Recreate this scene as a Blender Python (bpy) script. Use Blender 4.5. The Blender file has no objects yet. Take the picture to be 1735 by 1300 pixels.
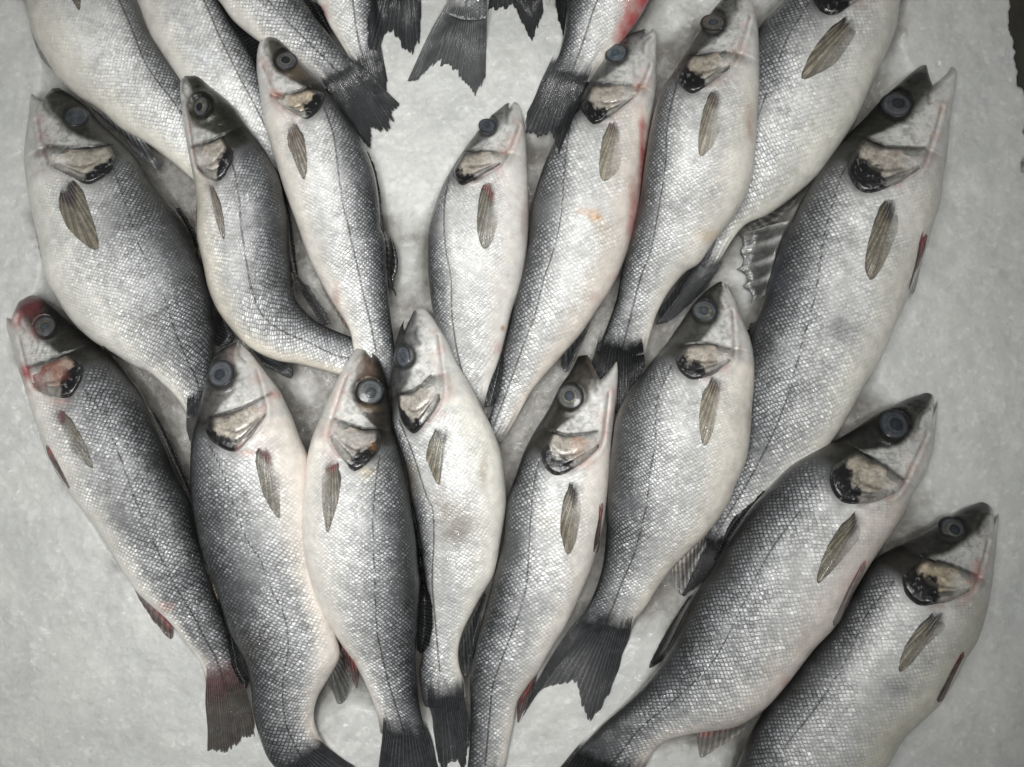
import bpy, math, random
import numpy as np

# ------------------------------------------------------------------ camera, world, lamps, exposure
SC = bpy.context.scene
CAM_H = 0.95                 # camera height above the ice, metres
S = 0.0005                   # metres on the ice per measured unit
CX, CY = 867.5, 650.0
cam = bpy.data.cameras.new("camera")
cam.sensor_width = 36.0
cam.lens = 36.0 * CAM_H / (1735 * S)
cam.clip_start = 0.01
cam.clip_end = 50
camo = bpy.data.objects.new("camera", cam)
camo.location = (0, 0, CAM_H)
SC.collection.objects.link(camo)
SC.camera = camo

world = bpy.data.worlds.new("World")
SC.world = world
world.use_nodes = True
bg = world.node_tree.nodes["Background"]
bg.inputs[0].default_value = (0.80, 0.86, 0.84, 1)
bg.inputs[1].default_value = 0.055


def lamp(name, loc, size, power, col=(1, 1, 1), size_y=None, aim=(0, 0, 0), spread=180):
    l = bpy.data.lights.new(name, "AREA")
    l.energy = power
    l.color = col
    l.size = size
    l.spread = math.radians(spread)
    if size_y:
        l.shape = "RECTANGLE"
        l.size_y = size_y
    o = bpy.data.objects.new(name, l)
    o.location = loc
    d = np.array(aim, float) - np.array(loc, float)
    yaw = math.atan2(d[1], d[0])
    pitch = math.atan2(math.hypot(d[0], d[1]), -d[2])
    o.rotation_euler = (0, -pitch, yaw + math.pi) if math.hypot(d[0], d[1]) > 1e-6 else (0, 0, 0)
    SC.collection.objects.link(o)


lamp("ceiling_lamp", (-0.10, 0.01, 1.15), 0.46, 2.10, (0.995, 1.0, 0.98), 0.42, aim=(-0.13, 0.01, 0), spread=72)
for (lx, ly) in ((-0.25, 0.12), (0.12, 0.34), (-0.24, -0.34), (0.16, -0.02), (-0.40, -0.20)):  # small unseen lamps, added to put glints on scales and ice
    lamp("glint_lamp", (lx, ly, 1.15), 0.028, 0.42, (1.0, 0.985, 0.96), aim=(lx * 0.7 - 0.03, ly * 0.7 + 0.02, 0), spread=80)

SC.view_settings.view_transform = "Standard"
SC.view_settings.look = "None"
SC.view_settings.exposure = 0.0
SC.view_settings.gamma = 1.0
SC.view_settings.use_curve_mapping = False
SC.render.engine = "CYCLES"
SC.cycles.max_bounces = 8
SC.cycles.transparent_max_bounces = 16
SC.cycles.sample_clamp_indirect = 6.0
SC.cycles.use_denoising = True

rng = np.random.default_rng(7)

# ------------------------------------------------------------------ small maths helpers


def _hash(ix, iy, seed):
    n = (ix.astype(np.int64) * 374761393 + iy.astype(np.int64) * 668265263 + seed * 974634777) & 0xFFFFFFFF
    n = ((n ^ (n >> 13)) * 1274126177) & 0xFFFFFFFF
    n = n ^ (n >> 16)
    return (n & 0xFFFFFF) / float(0xFFFFFF)


def vnoise(x, y, seed=0):
    x = np.asarray(x, float)
    y = np.asarray(y, float)
    ix = np.floor(x)
    iy = np.floor(y)
    fx = x - ix
    fy = y - iy
    fx = fx * fx * (3 - 2 * fx)
    fy = fy * fy * (3 - 2 * fy)
    a = _hash(ix, iy, seed)
    b = _hash(ix + 1, iy, seed)
    c = _hash(ix, iy + 1, seed)
    d = _hash(ix + 1, iy + 1, seed)
    return (a * (1 - fx) + b * fx) * (1 - fy) + (c * (1 - fx) + d * fx) * fy * 1.0


def fbm(x, y, seed=0, octv=4):
    s = 0
    a = 0.5
    t = 0
    for k in range(octv):
        s = s + a * vnoise(x * 2 ** k + 13.7 * k, y * 2 ** k - 7.3 * k, seed + k)
        t += a
        a *= 0.5
    return s / t


def sstep(a, b, x):
    t = np.clip((x - a) / (b - a), 0, 1)
    return t * t * (3 - 2 * t)


def spline(pts, n):
    """smooth curve through pts, resampled to n points of equal arc length"""
    P = np.array(pts, float)
    if len(P) == 2:
        t = np.linspace(0, 1, n)[:, None]
        return P[0] * (1 - t) + P[1] * t
    E = np.vstack([2 * P[0] - P[1], P, 2 * P[-1] - P[-2]])
    out = []
    for i in range(1, len(E) - 2):
        p0, p1, p2, p3 = E[i - 1], E[i], E[i + 1], E[i + 2]
        d01 = max(np.linalg.norm(p1 - p0), 1e-6) ** 0.5
        d12 = max(np.linalg.norm(p2 - p1), 1e-6) ** 0.5
        d23 = max(np.linalg.norm(p3 - p2), 1e-6) ** 0.5
        m1 = (p2 - p1) + d12 * ((p1 - p0) / d01 - (p2 - p0) / (d01 + d12))
        m2 = (p2 - p1) + d12 * ((p3 - p2) / d23 - (p3 - p1) / (d12 + d23))
        t = np.linspace(0, 1, 24, endpoint=False)[:, None]
        out.append((2 * t ** 3 - 3 * t ** 2 + 1) * p1 + (t ** 3 - 2 * t ** 2 + t) * m1 + (-2 * t ** 3 + 3 * t ** 2) * p2 + (t ** 3 - t ** 2) * m2)
    out.append(P[-1:])
    Q = np.vstack(out)
    L = np.concatenate([[0], np.cumsum(np.linalg.norm(np.diff(Q, axis=0), axis=1))])
    u = np.linspace(0, L[-1], n)
    return np.stack([np.interp(u, L, Q[:, 0]), np.interp(u, L, Q[:, 1])], 1)


def linear(pts, n):
    P = np.array(pts, float)
    L = np.concatenate([[0], np.cumsum(np.linalg.norm(np.diff(P, axis=0), axis=1))])
    u = np.linspace(0, L[-1], n)
    return np.stack([np.interp(u, L, P[:, 0]), np.interp(u, L, P[:, 1])], 1)


def dist_poly(px, py, poly):
    """distance to a polyline (many points at once)"""
    best = np.full(px.shape, 1e9)
    P = np.array(poly, float)
    for a, b in zip(P[:-1], P[1:]):
        d = b - a
        l2 = max(d @ d, 1e-9)
        t = np.clip(((px - a[0]) * d[0] + (py - a[1]) * d[1]) / l2, 0, 1)
        best = np.minimum(best, np.hypot(px - a[0] - t * d[0], py - a[1] - t * d[1]))
    return best


def to_world(px, py, z):
    k = S * (1 - z / CAM_H)
    return (px - CX) * k, (CY - py) * k


def to_px(x, y, z):
    k = S * (1 - z / CAM_H)
    return x / k + CX, CY - y / k


# ------------------------------------------------------------------ height record of everything laid down so far
HX0, HY0, HST = -400, -800, 2.0
HW, HH = 1300, 1400


class Heights:
    def __init__(self, a):
        self.a = a

    def splat(self, px, py, z):
        ix = np.clip(((px - HX0) / HST).round().astype(int), 0, HW - 1)
        iy = np.clip(((py - HY0) / HST).round().astype(int), 0, HH - 1)
        np.maximum.at(self.a, (iy.ravel(), ix.ravel()), z.ravel())

    def at(self, px, py):
        fx = np.clip((np.asarray(px, float) - HX0) / HST, 0, HW - 2)
        fy = np.clip((np.asarray(py, float) - HY0) / HST, 0, HH - 2)
        ix = fx.astype(int)
        iy = fy.astype(int)
        fx = fx - ix
        fy = fy - iy
        A = self.a
        return (A[iy, ix] * (1 - fx) + A[iy, ix + 1] * fx) * (1 - fy) + (A[iy + 1, ix] * (1 - fx) + A[iy + 1, ix + 1] * fx) * fy


def blur(A, n=1):
    for _ in range(n):
        B = np.pad(A, 1, mode="edge")
        A = (B[:-2, 1:-1] + B[2:, 1:-1] + B[1:-1, :-2] + B[1:-1, 2:] + 2 * B[1:-1, 1:-1]) / 6
    return A


def ice_z(x, y):
    """crushed ice surface, metres"""
    px = x / S + CX
    py = CY - y / S
    z = 0.006 * (fbm(x / 0.09, y / 0.09, 3, 3) - 0.5) + 0.0022 * (fbm(x / 0.022, y / 0.022, 9, 3) - 0.5)
    z = z + 0.0010 * (fbm(x / 0.008, y / 0.008, 21, 4) - 0.5)
    e = px - (1704 + (py - 0) * 0.20) + 34 * (fbm(px / 60, py / 60, 5, 3) - 0.5) * 2 + 26 * (fbm(px / 17, py / 17, 6, 3) - 0.5)
    z = z - 0.055 * sstep(-8, 26, e) ** 1.2
    return z


gx, gy = np.meshgrid(HX0 + HST * np.arange(HW), HY0 + HST * np.arange(HH))
ICE = Heights(ice_z((gx - CX) * S, (CY - gy) * S))
H = Heights(ICE.a.copy())

# ------------------------------------------------------------------ mesh helpers


def mesh_obj(name, V, F, mat, parent=None, origin=(0, 0, 0), attrs=None, smooth=True, closed=False):
    me = bpy.data.meshes.new(name)
    V = np.asarray(V, np.float32) - np.asarray(origin, np.float32)
    F = np.asarray(F, np.int32)
    n, k = F.shape
    if closed:                                  # make the normals point outwards
        W = V - V.mean(0)
        p0, p1, p2, p3 = (W[F[:, c]].astype(float) for c in range(4))
        vol = (p0 * np.cross(p1, p2)).sum() + (p0 * np.cross(p2, p3)).sum()
        if vol < 0:
            F = np.ascontiguousarray(F[:, ::-1])
    me.vertices.add(len(V))
    me.vertices.foreach_set("co", V.ravel())
    me.loops.add(n * k)
    me.loops.foreach_set("vertex_index", F.ravel())
    me.polygons.add(n)
    me.polygons.foreach_set("loop_start", np.arange(0, n * k, k, dtype=np.int32))
    me.update(calc_edges=True)
    if smooth:
        me.shade_smooth()
    for key, (typ, arr) in (attrs or {}).items():
        at = me.attributes.new(key, typ, "POINT")
        arr = np.asarray(arr, np.float32)
        at.data.foreach_set({"FLOAT_COLOR": "color", "FLOAT": "value", "FLOAT_VECTOR": "vector"}[typ], arr.ravel())
    me.materials.append(mat)
    o = bpy.data.objects.new(name, me)
    SC.collection.objects.link(o)
    if parent:
        o.parent = parent
    else:
        o.location = origin
    return o


def grid_faces(n, m, close=False, off=0):
    i = np.arange(n - 1)[:, None]
    j = np.arange(m if close else m - 1)[None, :]
    j2 = (j + 1) % m
    return np.stack([i * m + j, i * m + j2, (i + 1) * m + j2, (i + 1) * m + j], -1).reshape(-1, 4) + off


def rgba(c, a=None):
    c = np.asarray(c, float)
    return np.concatenate([c, (np.ones(c.shape[:-1]) if a is None else a)[..., None]], -1)


# ------------------------------------------------------------------ materials


class NT:
    def __init__(self, name):
        self.m = bpy.data.materials.new(name)
        self.m.use_nodes = True
        self.t = self.m.node_tree
        self.p = self.t.nodes["Principled BSDF"]
        self.out = self.t.nodes["Material Output"]

    def n(self, typ, ins=None, **kw):
        nd = self.t.nodes.new(typ)
        for k, v in kw.items():
            setattr(nd, k, v)
        for k, v in (ins or {}).items():
            self.put(nd.inputs[k], v)
        return nd

    def put(self, sock, v):
        if isinstance(v, bpy.types.NodeSocket):
            self.t.links.new(v, sock)
        else:
            sock.default_value = v

    def math(self, op, a, b=0.0, c=None, clamp=False):
        nd = self.n("ShaderNodeMath", operation=op, use_clamp=clamp)
        self.put(nd.inputs[0], a)
        self.put(nd.inputs[1], b)
        if c is not None:
            self.put(nd.inputs[2], c)
        return nd.outputs[0]

    def vmath(self, op, a, b=(0, 0, 0)):
        nd = self.n("ShaderNodeVectorMath", operation=op)
        self.put(nd.inputs[0], a)
        self.put(nd.inputs[1], b)
        return nd.outputs["Value"] if op in ("DOT_PRODUCT", "LENGTH") else nd.outputs[0]

    def attr(self, name):
        return self.n("ShaderNodeAttribute", attribute_name=name)

    def ramp(self, v, a, b, lo=0.0, hi=1.0, smooth=True):
        nd = self.n("ShaderNodeMapRange", interpolation_type="SMOOTHSTEP" if smooth else "LINEAR")
        for k, x in zip(("Value", "From Min", "From Max", "To Min", "To Max"), (v, a, b, lo, hi)):
            self.put(nd.inputs[k], x)
        return nd.outputs[0]

    def mixc(self, f, a, b, mode="MIX"):
        nd = self.n("ShaderNodeMix", data_type="RGBA", blend_type=mode)
        self.put(nd.inputs[0], f)
        self.put(nd.inputs[6], a)
        self.put(nd.inputs[7], b)
        return nd.outputs[2]

    def noise(self, vec, scale, detail=3.0, rough=0.55):
        nd = self.n("ShaderNodeTexNoise", {"Vector": vec, "Scale": scale, "Detail": detail, "Roughness": rough})
        return nd.outputs[0]

    def scale_col(self, col, f):
        nd = self.n("ShaderNodeVectorMath", operation="SCALE")
        self.put(nd.inputs[0], col)
        self.put(nd.inputs[3], f)
        return nd.outputs[0]

    def set(self, **kw):
        for k, v in kw.items():
            self.put(self.p.inputs[k.replace("_", " ")], v)


def make_skin():
    N = NT("fish_skin")
    pig = N.attr("pig").outputs["Color"]
    msk = N.n("ShaderNodeSeparateColor", {0: N.attr("msk").outputs["Color"]})
    R, G, B = msk.outputs[0], msk.outputs[1], msk.outputs[2]      # scales, darkness of the net, silver
    suv = N.attr("suv").outputs["Vector"]
    obj = N.n("ShaderNodeTexCoord").outputs["Object"]
    # jitter rows a little so that they are not ruler-straight
    wob = N.n("ShaderNodeTexNoise", {"Vector": suv, "Scale": 0.16, "Detail": 2.0})
    wv = N.vmath("MULTIPLY", N.vmath("SUBTRACT", wob.outputs["Color"], (0.5, 0.5, 0.5)), (1.7, 1.7, 0))
    vec = N.vmath("ADD", suv, wv)
    v1 = N.n("ShaderNodeTexVoronoi", {"Vector": vec, "Scale": 1.0, "Randomness": 0.20}, voronoi_dimensions="2D")
    v2 = N.n("ShaderNodeTexVoronoi", {"Vector": vec, "Scale": 1.0, "Randomness": 0.20}, voronoi_dimensions="2D", feature="DISTANCE_TO_EDGE")
    edge = v2.outputs["Distance"]
    rnd = v1.outputs["Color"]
    rs = N.n("ShaderNodeSeparateColor", {0: rnd})
    loc = N.vmath("SUBTRACT", vec, v1.outputs["Position"])
    line = N.ramp(edge, 0.0, 0.36)
    cres = N.ramp(N.vmath("DOT_PRODUCT", loc, (0.7, 0.7, 0.0)), -0.25, 0.42, 0.12, 1.0)
    cres = N.n("ShaderNodeMix", {0: G, 2: cres, 3: 0.95}).outputs[0]
    line = N.math("SUBTRACT", 1.0, N.math("MULTIPLY", N.math("SUBTRACT", 1.0, line), cres))
    lo = N.math("MULTIPLY_ADD", G, -0.60, 0.66)          # net value: light on the flank, dark on the back
    hi = N.math("MULTIPLY_ADD", G, 1.15, 1.08)           # centre of each scale
    fac = N.n("ShaderNodeMix", {0: line, 2: lo, 3: hi}).outputs[0]
    var = N.math("MULTIPLY_ADD", rs.outputs[2], N.math("MULTIPLY_ADD", G, 0.75, 0.26), N.math("MULTIPLY_ADD", G, -0.34, 0.87))
    fac = N.math("MULTIPLY", fac, var)
    # wet glints on the back, painted as brighter single scales
    glint_paint = N.math("MULTIPLY", N.ramp(rs.outputs[0], 0.66, 0.92), N.ramp(N.noise(obj, 75.0, 4.0, 0.7), 0.46, 0.66))
    fac = N.math("ADD", fac, N.math("MULTIPLY", N.math("MULTIPLY", glint_paint, G), N.math("MULTIPLY", line, 1.8)))
    # patches where the net fades or thickens
    big = N.noise(obj, 26.0, 3.0)
    Rm = N.math("MULTIPLY", R, N.math("MULTIPLY", N.ramp(big, 0.30, 0.56, 0.25, 1.0), N.math("MULTIPLY_ADD", rs.outputs[0], 0.55, 0.62)), clamp=True)
    fac = N.n("ShaderNodeMix", {0: Rm, 2: 1.0, 3: fac}).outputs[0]
    mot = N.noise(obj, 120.0, 4.0, 0.65)
    fac = N.math("MULTIPLY", fac, N.ramp(mot, 0.3, 0.72, 0.84, 1.12, False))
    blot = N.noise(obj, 17.0, 2.0)
    fac = N.math("MULTIPLY", fac, N.ramp(blot, 0.36, 0.60, 0.90, 1.03))
    # lateral line: a thin, slightly broken dark line
    ll = N.math("ABSOLUTE", N.attr("ll").outputs["Fac"])
    llm = N.ramp(ll, 0.7, 2.3, 1.0, 0.0)
    llm = N.math("MULTIPLY", llm, N.ramp(N.noise(suv, 0.9, 2.0), 0.25, 0.5, 0.75, 1.0))
    fac = N.math("MULTIPLY", fac, N.math("MULTIPLY_ADD", llm, -0.66, 1.0))
    tint = N.mixc(N.math("MULTIPLY", N.math("MULTIPLY", Rm, rs.outputs[1]), 0.35), (1, 1, 1, 1), (0.96, 1.0, 1.05, 1))
    base = N.mixc(1.0, N.scale_col(pig, fac), tint, "MULTIPLY")
    # relief: each scale tilts its own way, rear edge raised
    dirv = N.vmath("ADD", N.vmath("MULTIPLY", N.vmath("SUBTRACT", rnd, (0.5, 0.5, 0.5)), (1.4, 1.4, 0)), (0.55, 0.55, 0))
    hgt = N.math("MULTIPLY", N.vmath("DOT_PRODUCT", loc, dirv), 0.9)
    hgt = N.math("ADD", hgt, N.math("MULTIPLY", line, 0.45))
    hgt = N.math("MULTIPLY", hgt, Rm)
    fine = N.noise(obj, 420.0, 3.0, 0.6)
    hgt = N.math("ADD", hgt, N.math("MULTIPLY", fine, 0.45))
    hgt = N.math("ADD", hgt, N.math("MULTIPLY", mot, 0.6))
    hgt = N.math("SUBTRACT", hgt, N.math("MULTIPLY", llm, 0.5))
    bump = N.n("ShaderNodeBump", {"Strength": 0.85, "Distance": 0.00055, "Height": hgt}).outputs[0]
    cfine = N.noise(obj, 260.0, 4.0, 0.7)
    cb = N.n("ShaderNodeBump", {"Strength": 0.8, "Distance": 0.0011, "Height": N.math("ADD", cfine, N.math("MULTIPLY", hgt, 0.6))}).outputs[0]
    N.set(Base_Color=base, Roughness=N.ramp(mot, 0.3, 0.7, 0.36, 0.52), Metallic=N.math("MULTIPLY", B, 0.08), Normal=bump,
          Coat_Weight=N.math("MULTIPLY_ADD", G, 0.30, 0.65), Coat_Roughness=0.07, Coat_Normal=cb, Coat_IOR=1.46, Specular_IOR_Level=0.30,
          Subsurface_Weight=N.math("MULTIPLY_ADD", B, -0.15, 0.15), Subsurface_Radius=(0.004, 0.003, 0.0025), Subsurface_Scale=1.0)
    return N.m


def make_gill():
    N = NT("gill_plate")
    pig = N.attr("pig").outputs["Color"]
    obj = N.n("ShaderNodeTexCoord").outputs["Object"]
    a = N.noise(obj, 150.0, 4.0, 0.65)
    b = N.noise(obj, 420.0, 3.0, 0.6)
    fac = N.math("MULTIPLY", N.ramp(a, 0.3, 0.7, 0.75, 1.2), N.ramp(b, 0.3, 0.7, 0.85, 1.12))
    base = N.scale_col(pig, fac)
    h = N.math("ADD", N.math("MULTIPLY", a, 1.5), b)
    bump = N.n("ShaderNodeBump", {"Strength": 0.55, "Distance": 0.0007, "Height": h}).outputs[0]
    N.set(Base_Color=base, Roughness=0.34, Metallic=0.10, Normal=bump, Coat_Weight=0.5, Coat_Roughness=0.09, Coat_Normal=bump)
    return N.m


def make_fin():
    N = NT("fin_membrane")
    at = N.attr("pig")
    obj = N.n("ShaderNodeTexCoord").outputs["Object"]
    rc = N.attr("ray").outputs["Vector"]
    sx = N.n("ShaderNodeSeparateXYZ", {0: rc})
    # fin rays as fine ridges that branch towards the edge
    w = N.math("MULTIPLY_ADD", N.noise(rc, 0.35, 2.0), 0.5, sx.outputs[0])
    s1 = N.math("SINE", N.math("MULTIPLY", w, 6.2832))
    s2 = N.math("SINE", N.math("MULTIPLY", w, 18.85))
    mixr = N.math("ADD", s1, N.math("MULTIPLY", s2, N.math("MULTIPLY", sx.outputs[1], 0.6)))
    a = N.noise(obj, 190.0, 4.0, 0.65)
    fac = N.math("MULTIPLY", N.ramp(mixr, -1.2, 1.2, 0.45, 1.42, False), N.ramp(a, 0.3, 0.7, 0.7, 1.3))
    base = N.scale_col(at.outputs["Color"], fac)
    alpha = N.math("MULTIPLY", at.outputs["Alpha"], N.math("MULTIPLY_ADD", mixr, 0.10, 1.0), clamp=True)
    h = N.math("ADD", N.math("MULTIPLY", mixr, 0.45), N.math("MULTIPLY", a, 0.9))
    bump = N.n("ShaderNodeBump", {"Strength": 0.9, "Distance": 0.0007, "Height": h}).outputs[0]
    N.set(Base_Color=base, Roughness=0.36, Alpha=alpha, Normal=bump, Coat_Weight=0.7, Coat_Roughness=0.08, Coat_Normal=bump)
    return N.m


def make_eye(name, cloudy):
    N = NT(name)
    pig = N.attr("pig").outputs["Color"]
    obj = N.n("ShaderNodeTexCoord").outputs["Object"]
    a = N.noise(obj, 300.0, 3.0, 0.6)
    base = N.scale_col(pig, N.ramp(a, 0.3, 0.7, 0.8, 1.2))
    bump = N.n("ShaderNodeBump", {"Strength": 0.6, "Distance": 0.0011, "Height": N.noise(obj, 170.0, 3.0)}).outputs[0]
    N.set(Base_Color=base, Roughness=0.6 if cloudy else 0.4, Coat_Weight=0.42, Coat_Roughness=0.09, Coat_Normal=bump, Specular_IOR_Level=0.25)
    return N.m


def make_ice(name, clear=0.0):
    N = NT(name)
    obj = N.n("ShaderNodeNewGeometry").outputs["Position"]
    a = N.noise(obj, 14.0, 4.0, 0.6)
    b = N.noise(obj, 70.0, 4.0, 0.65)
    c = N.noise(obj, 330.0, 4.0, 0.7)
    vr = N.n("ShaderNodeTexVoronoi", {"Vector": obj, "Scale": 170.0, "Randomness": 1.0})
    vs = N.n("ShaderNodeSeparateColor", {0: vr.outputs["Color"]})
    f = N.math("MULTIPLY", N.ramp(a, 0.3, 0.7, 0.94, 1.03), N.ramp(b, 0.3, 0.72, 0.96, 1.03))
    f = N.math("MULTIPLY", f, N.ramp(c, 0.25, 0.75, 0.97, 1.02))
    f = N.math("MULTIPLY", f, N.math("MULTIPLY_ADD", vs.outputs[0], 0.05, 0.975))
    warm = N.mixc(N.ramp(a, 0.4, 0.65), (0.550, 0.559, 0.546, 1), (0.572, 0.572, 0.554, 1))
    wet_shade = N.attr("wet_shade").outputs["Fac"]
    warm = N.mixc(N.math("MULTIPLY", wet_shade, N.ramp(b, 0.32, 0.70, 1.0, 0.70)), warm, (0.20, 0.188, 0.168, 1))  # slush tint that also paints the shade of the gaps
    h = N.math("ADD", N.math("MULTIPLY", b, 1.2), N.math("MULTIPLY", c, 0.6))
    h = N.math("ADD", h, N.math("MULTIPLY", vr.outputs["Distance"], 0.8))
    bump = N.n("ShaderNodeBump", {"Strength": 0.35, "Distance": 0.0012, "Height": h}).outputs[0]
    # every crystal face tilts its own way, so that a few of them catch a lamp
    vg = N.n("ShaderNodeTexVoronoi", {"Vector": obj, "Scale": 420.0, "Randomness": 1.0})
    lg = N.vmath("SUBTRACT", N.vmath("MULTIPLY", obj, (420.0, 420.0, 420.0)), N.vmath("MULTIPLY", vg.outputs["Position"], (420.0, 420.0, 420.0)))
    dg = N.vmath("SUBTRACT", vg.outputs["Color"], (0.5, 0.5, 0.5))
    cb = N.n("ShaderNodeBump", {"Strength": 1.0, "Distance": 0.0016, "Height": N.math("ADD", N.math("MULTIPLY", c, 0.6), N.math("MULTIPLY", N.vmath("DOT_PRODUCT", lg, dg), 0.7))}).outputs[0]
    # clear and white lumps lie side by side
    vl = N.n("ShaderNodeTexVoronoi", {"Vector": N.vmath("ADD", obj, N.vmath("MULTIPLY", N.n("ShaderNodeTexNoise", {"Vector": obj, "Scale": 90.0, "Detail": 3.0}).outputs["Color"], (0.012, 0.012, 0.0))), "Scale": 62.0, "Randomness": 1.0, "Smoothness": 0.6}, feature="SMOOTH_F1")
    lsp = N.n("ShaderNodeSeparateColor", {0: vl.outputs["Color"]})
    f = N.math("MULTIPLY", f, N.math("MULTIPLY_ADD", lsp.outputs[0], 0.07, 0.955))
    # white opaque crystals among the clear ones
    vw = N.n("ShaderNodeTexVoronoi", {"Vector": obj, "Scale": 300.0, "Randomness": 1.0})
    wsp = N.n("ShaderNodeSeparateColor", {0: vw.outputs["Color"]})
    f = N.math("MULTIPLY", f, N.math("ADD", N.ramp(wsp.outputs[0], 0.86, 0.99, 0.995, 1.10), N.ramp(wsp.outputs[1], 0.90, 1.0, 0.0, -0.05)))
    lump = N.math("MULTIPLY", vl.outputs["Distance"], 1.5)
    bump = N.n("ShaderNodeBump", {"Strength": 0.30, "Distance": 0.0016, "Height": N.math("SUBTRACT", N.math("MULTIPLY", wsp.outputs[0], 0.25), lump), "Normal": bump}).outputs[0]
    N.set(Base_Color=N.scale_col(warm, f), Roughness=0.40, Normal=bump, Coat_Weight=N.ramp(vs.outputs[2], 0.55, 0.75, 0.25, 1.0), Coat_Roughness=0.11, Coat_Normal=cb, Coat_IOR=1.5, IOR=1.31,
          Subsurface_Weight=0.35, Subsurface_Radius=(0.004, 0.0045, 0.0045), Subsurface_Scale=1.0, Transmission_Weight=clear)
    return N.m


def make_table():
    N = NT("dark_steel")
    obj = N.n("ShaderNodeNewGeometry").outputs["Position"]
    a = N.noise(obj, 40.0, 4.0)
    N.set(Base_Color=N.scale_col((0.036, 0.034, 0.026), N.ramp(a, 0.3, 0.7, 0.7, 1.3)), Roughness=0.5)
    return N.m


M_SKIN, M_GILL, M_FIN = make_skin(), make_gill(), make_fin()
M_EYE, M_PUPIL = make_eye("eye_iris", False), make_eye("eye_pupil", True)
M_ICE, M_TABLE = make_ice("crushed_ice"), make_table()

# ------------------------------------------------------------------ fish
FISH = []


def fish(**k):
    FISH.append(k)


RED, PINK, RUST, GREY, BRN = (0.36, 0.075, 0.08), (0.56, 0.37, 0.33), (0.42, 0.22, 0.09), (0.13, 0.13, 0.14), (0.20, 0.16, 0.115)
PURP = (0.14, 0.05, 0.06)

# Each fish: outline of the back (d) and of the belly (v) from snout to tail root, lateral line (L), mouth corner,
# eye (x, y, radius), front edge (P) and rear edge (O) of the gill cover, and its fins.
# Laid down from the lowest to the topmost.
fish(label="pale bellied fish running off the top left corner, its head out of view", dark=1.1, tone=1.0, belly=(0.68, 0.66, 0.59),
     d=[(10,-200),(60,-195),(120,-140),(175,-75),(230,0),(256,59),(277,93),(306,132),(340,190),(375,260),(400,320)],
     v=[(5,-195),(-10,-150),(5,-70),(45,0),(59,62),(83,107),(105,140),(133,164),(168,186),(208,220),(249,243),(300,282),(335,312),(372,350)],
     L=[(150,-80),(201,0),(225,52),(249,111),(298,177),(330,225),(380,310)],
     anal_fin=[([(150,178),(245,240)],[(175,203),(205,232),(240,268),(267,289),(271,277)],"grey",{"n":9,"rag":2})],
     pelvic_fin=[([(44,-10),(58,40)],[(46,0),(52,50),(70,100),(92,122)],"pale",{"lift":0.003})],
     pectoral_fin=[([(100,-70),(125,-60)],[(110,-20),(126,8),(134,18),(137,0)],"olivedark",{"fade":0})])

fish(label="pale silver fish with black dorsal fin, second along the top edge from the left", dark=0.85, belly=(0.66, 0.64, 0.59), tone=1.05,
     d=[(125,-340),(180,-310),(260,-190),(320,-80),(369,0),(395,45),(425,90),(455,150),(480,220),(505,290)],
     v=[(115,-335),(110,-280),(150,-170),(195,-70),(230,0),(256,62),(277,95),(310,145),(360,215),(420,270),(470,310)],
     L=[(310,-70),(350,10),(374,66),(409,135),(447,208),(480,280)], spots=[(345,95,26,(0.62,0.64,0.66),0.4)],
     dorsal_fin=[([(372,5),(445,130)],[(385,22),(410,40),(441,66),(462,110)],"black",{"lift":0.004})])

fish(label="fish with a red blotch on its belly, tail tucked under a frayed black one", dark=0.75,
     d=[(520,-480),(580,-440),(620,-300),(632,-150),(634,0),(642,70),(652,108)],
     v=[(510,-475),(470,-400),(470,-250),(500,-100),(536,0),(555,38),(583,83),(606,122)],
     L=[(590,-80),(600,20),(611,83),(625,115)], spots=[(547,30,(10,26),RED,0.8),(556,60,12,PINK,0.5)],
     tail_fin=[([(651,62),(606,122)],[(657,140),(656,155),(640,160),(620,160)],"dark")])

fish(label="dark backed fish slanting from the top edge to a frayed black tail", dark=1.25, net=1.0, tone=0.95, up=0.002,
     d=[(100,-420),(160,-420),(250,-330),(350,-200),(440,-90),(514,0),(545,42),(583,90),(621,121)],
     v=[(92,-412),(85,-360),(150,-240),(250,-110),(369,0),(395,35),(440,72),(500,110),(553,159)],
     L=[(400,-60),(460,7),(512,62),(560,108),(585,138)], tailcol=(0.06,0.062,0.068),
     dorsal_fin=[([(514,0),(556,58)],[(524,-4),(543,10),(552,30),(560,58)],"black",{"lift":0.004})],
     tail_fin=[([(612,112),(548,152)],[(677,176),(664,206),(651,229),(640,226),(633,224),(629,253),(614,239),(597,213)],"dark",{"n":24,"rag":10,"lift":0.003})])

fish(label="black forked tail hanging in from the top edge, left of the silvery grey tail", dark=1.2,
     d=[(700,-640),(740,-600),(775,-450),(765,-250),(725,-80),(710,-28)], v=[(690,-640),(620,-560),(570,-420),(590,-220),(635,-80),(642,-28)],
     tail_fin=[([(712,-34),(640,-34)],[(714,25),(711,72),(703,84),(696,98),(684,90),(676,70),(666,60),(651,66),(640,80),(623,88),(621,60),(622,35)],"dark",{"n":22,"rag":10})])

fish(label="silvery grey spread tail hanging in from the middle of the top edge", dark=0.9, tailcol=(0.16,0.165,0.17),
     d=[(800,-620),(850,-560),(890,-400),(870,-200),(832,-60),(825,0),(826,40)], v=[(790,-620),(740,-560),(700,-400),(715,-200),(755,-50),(760,0),(752,30)],
     L=[(790,-60),(790,0),(789,34)],
     tail_fin=[([(826,26),(752,16)],[(823,130),(814,152),(805,166),(795,150),(784,135),(770,124),(756,111),(735,111),(720,124),(705,141),(690,138)],"grey",{"n":26,"rag":9})])

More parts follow.
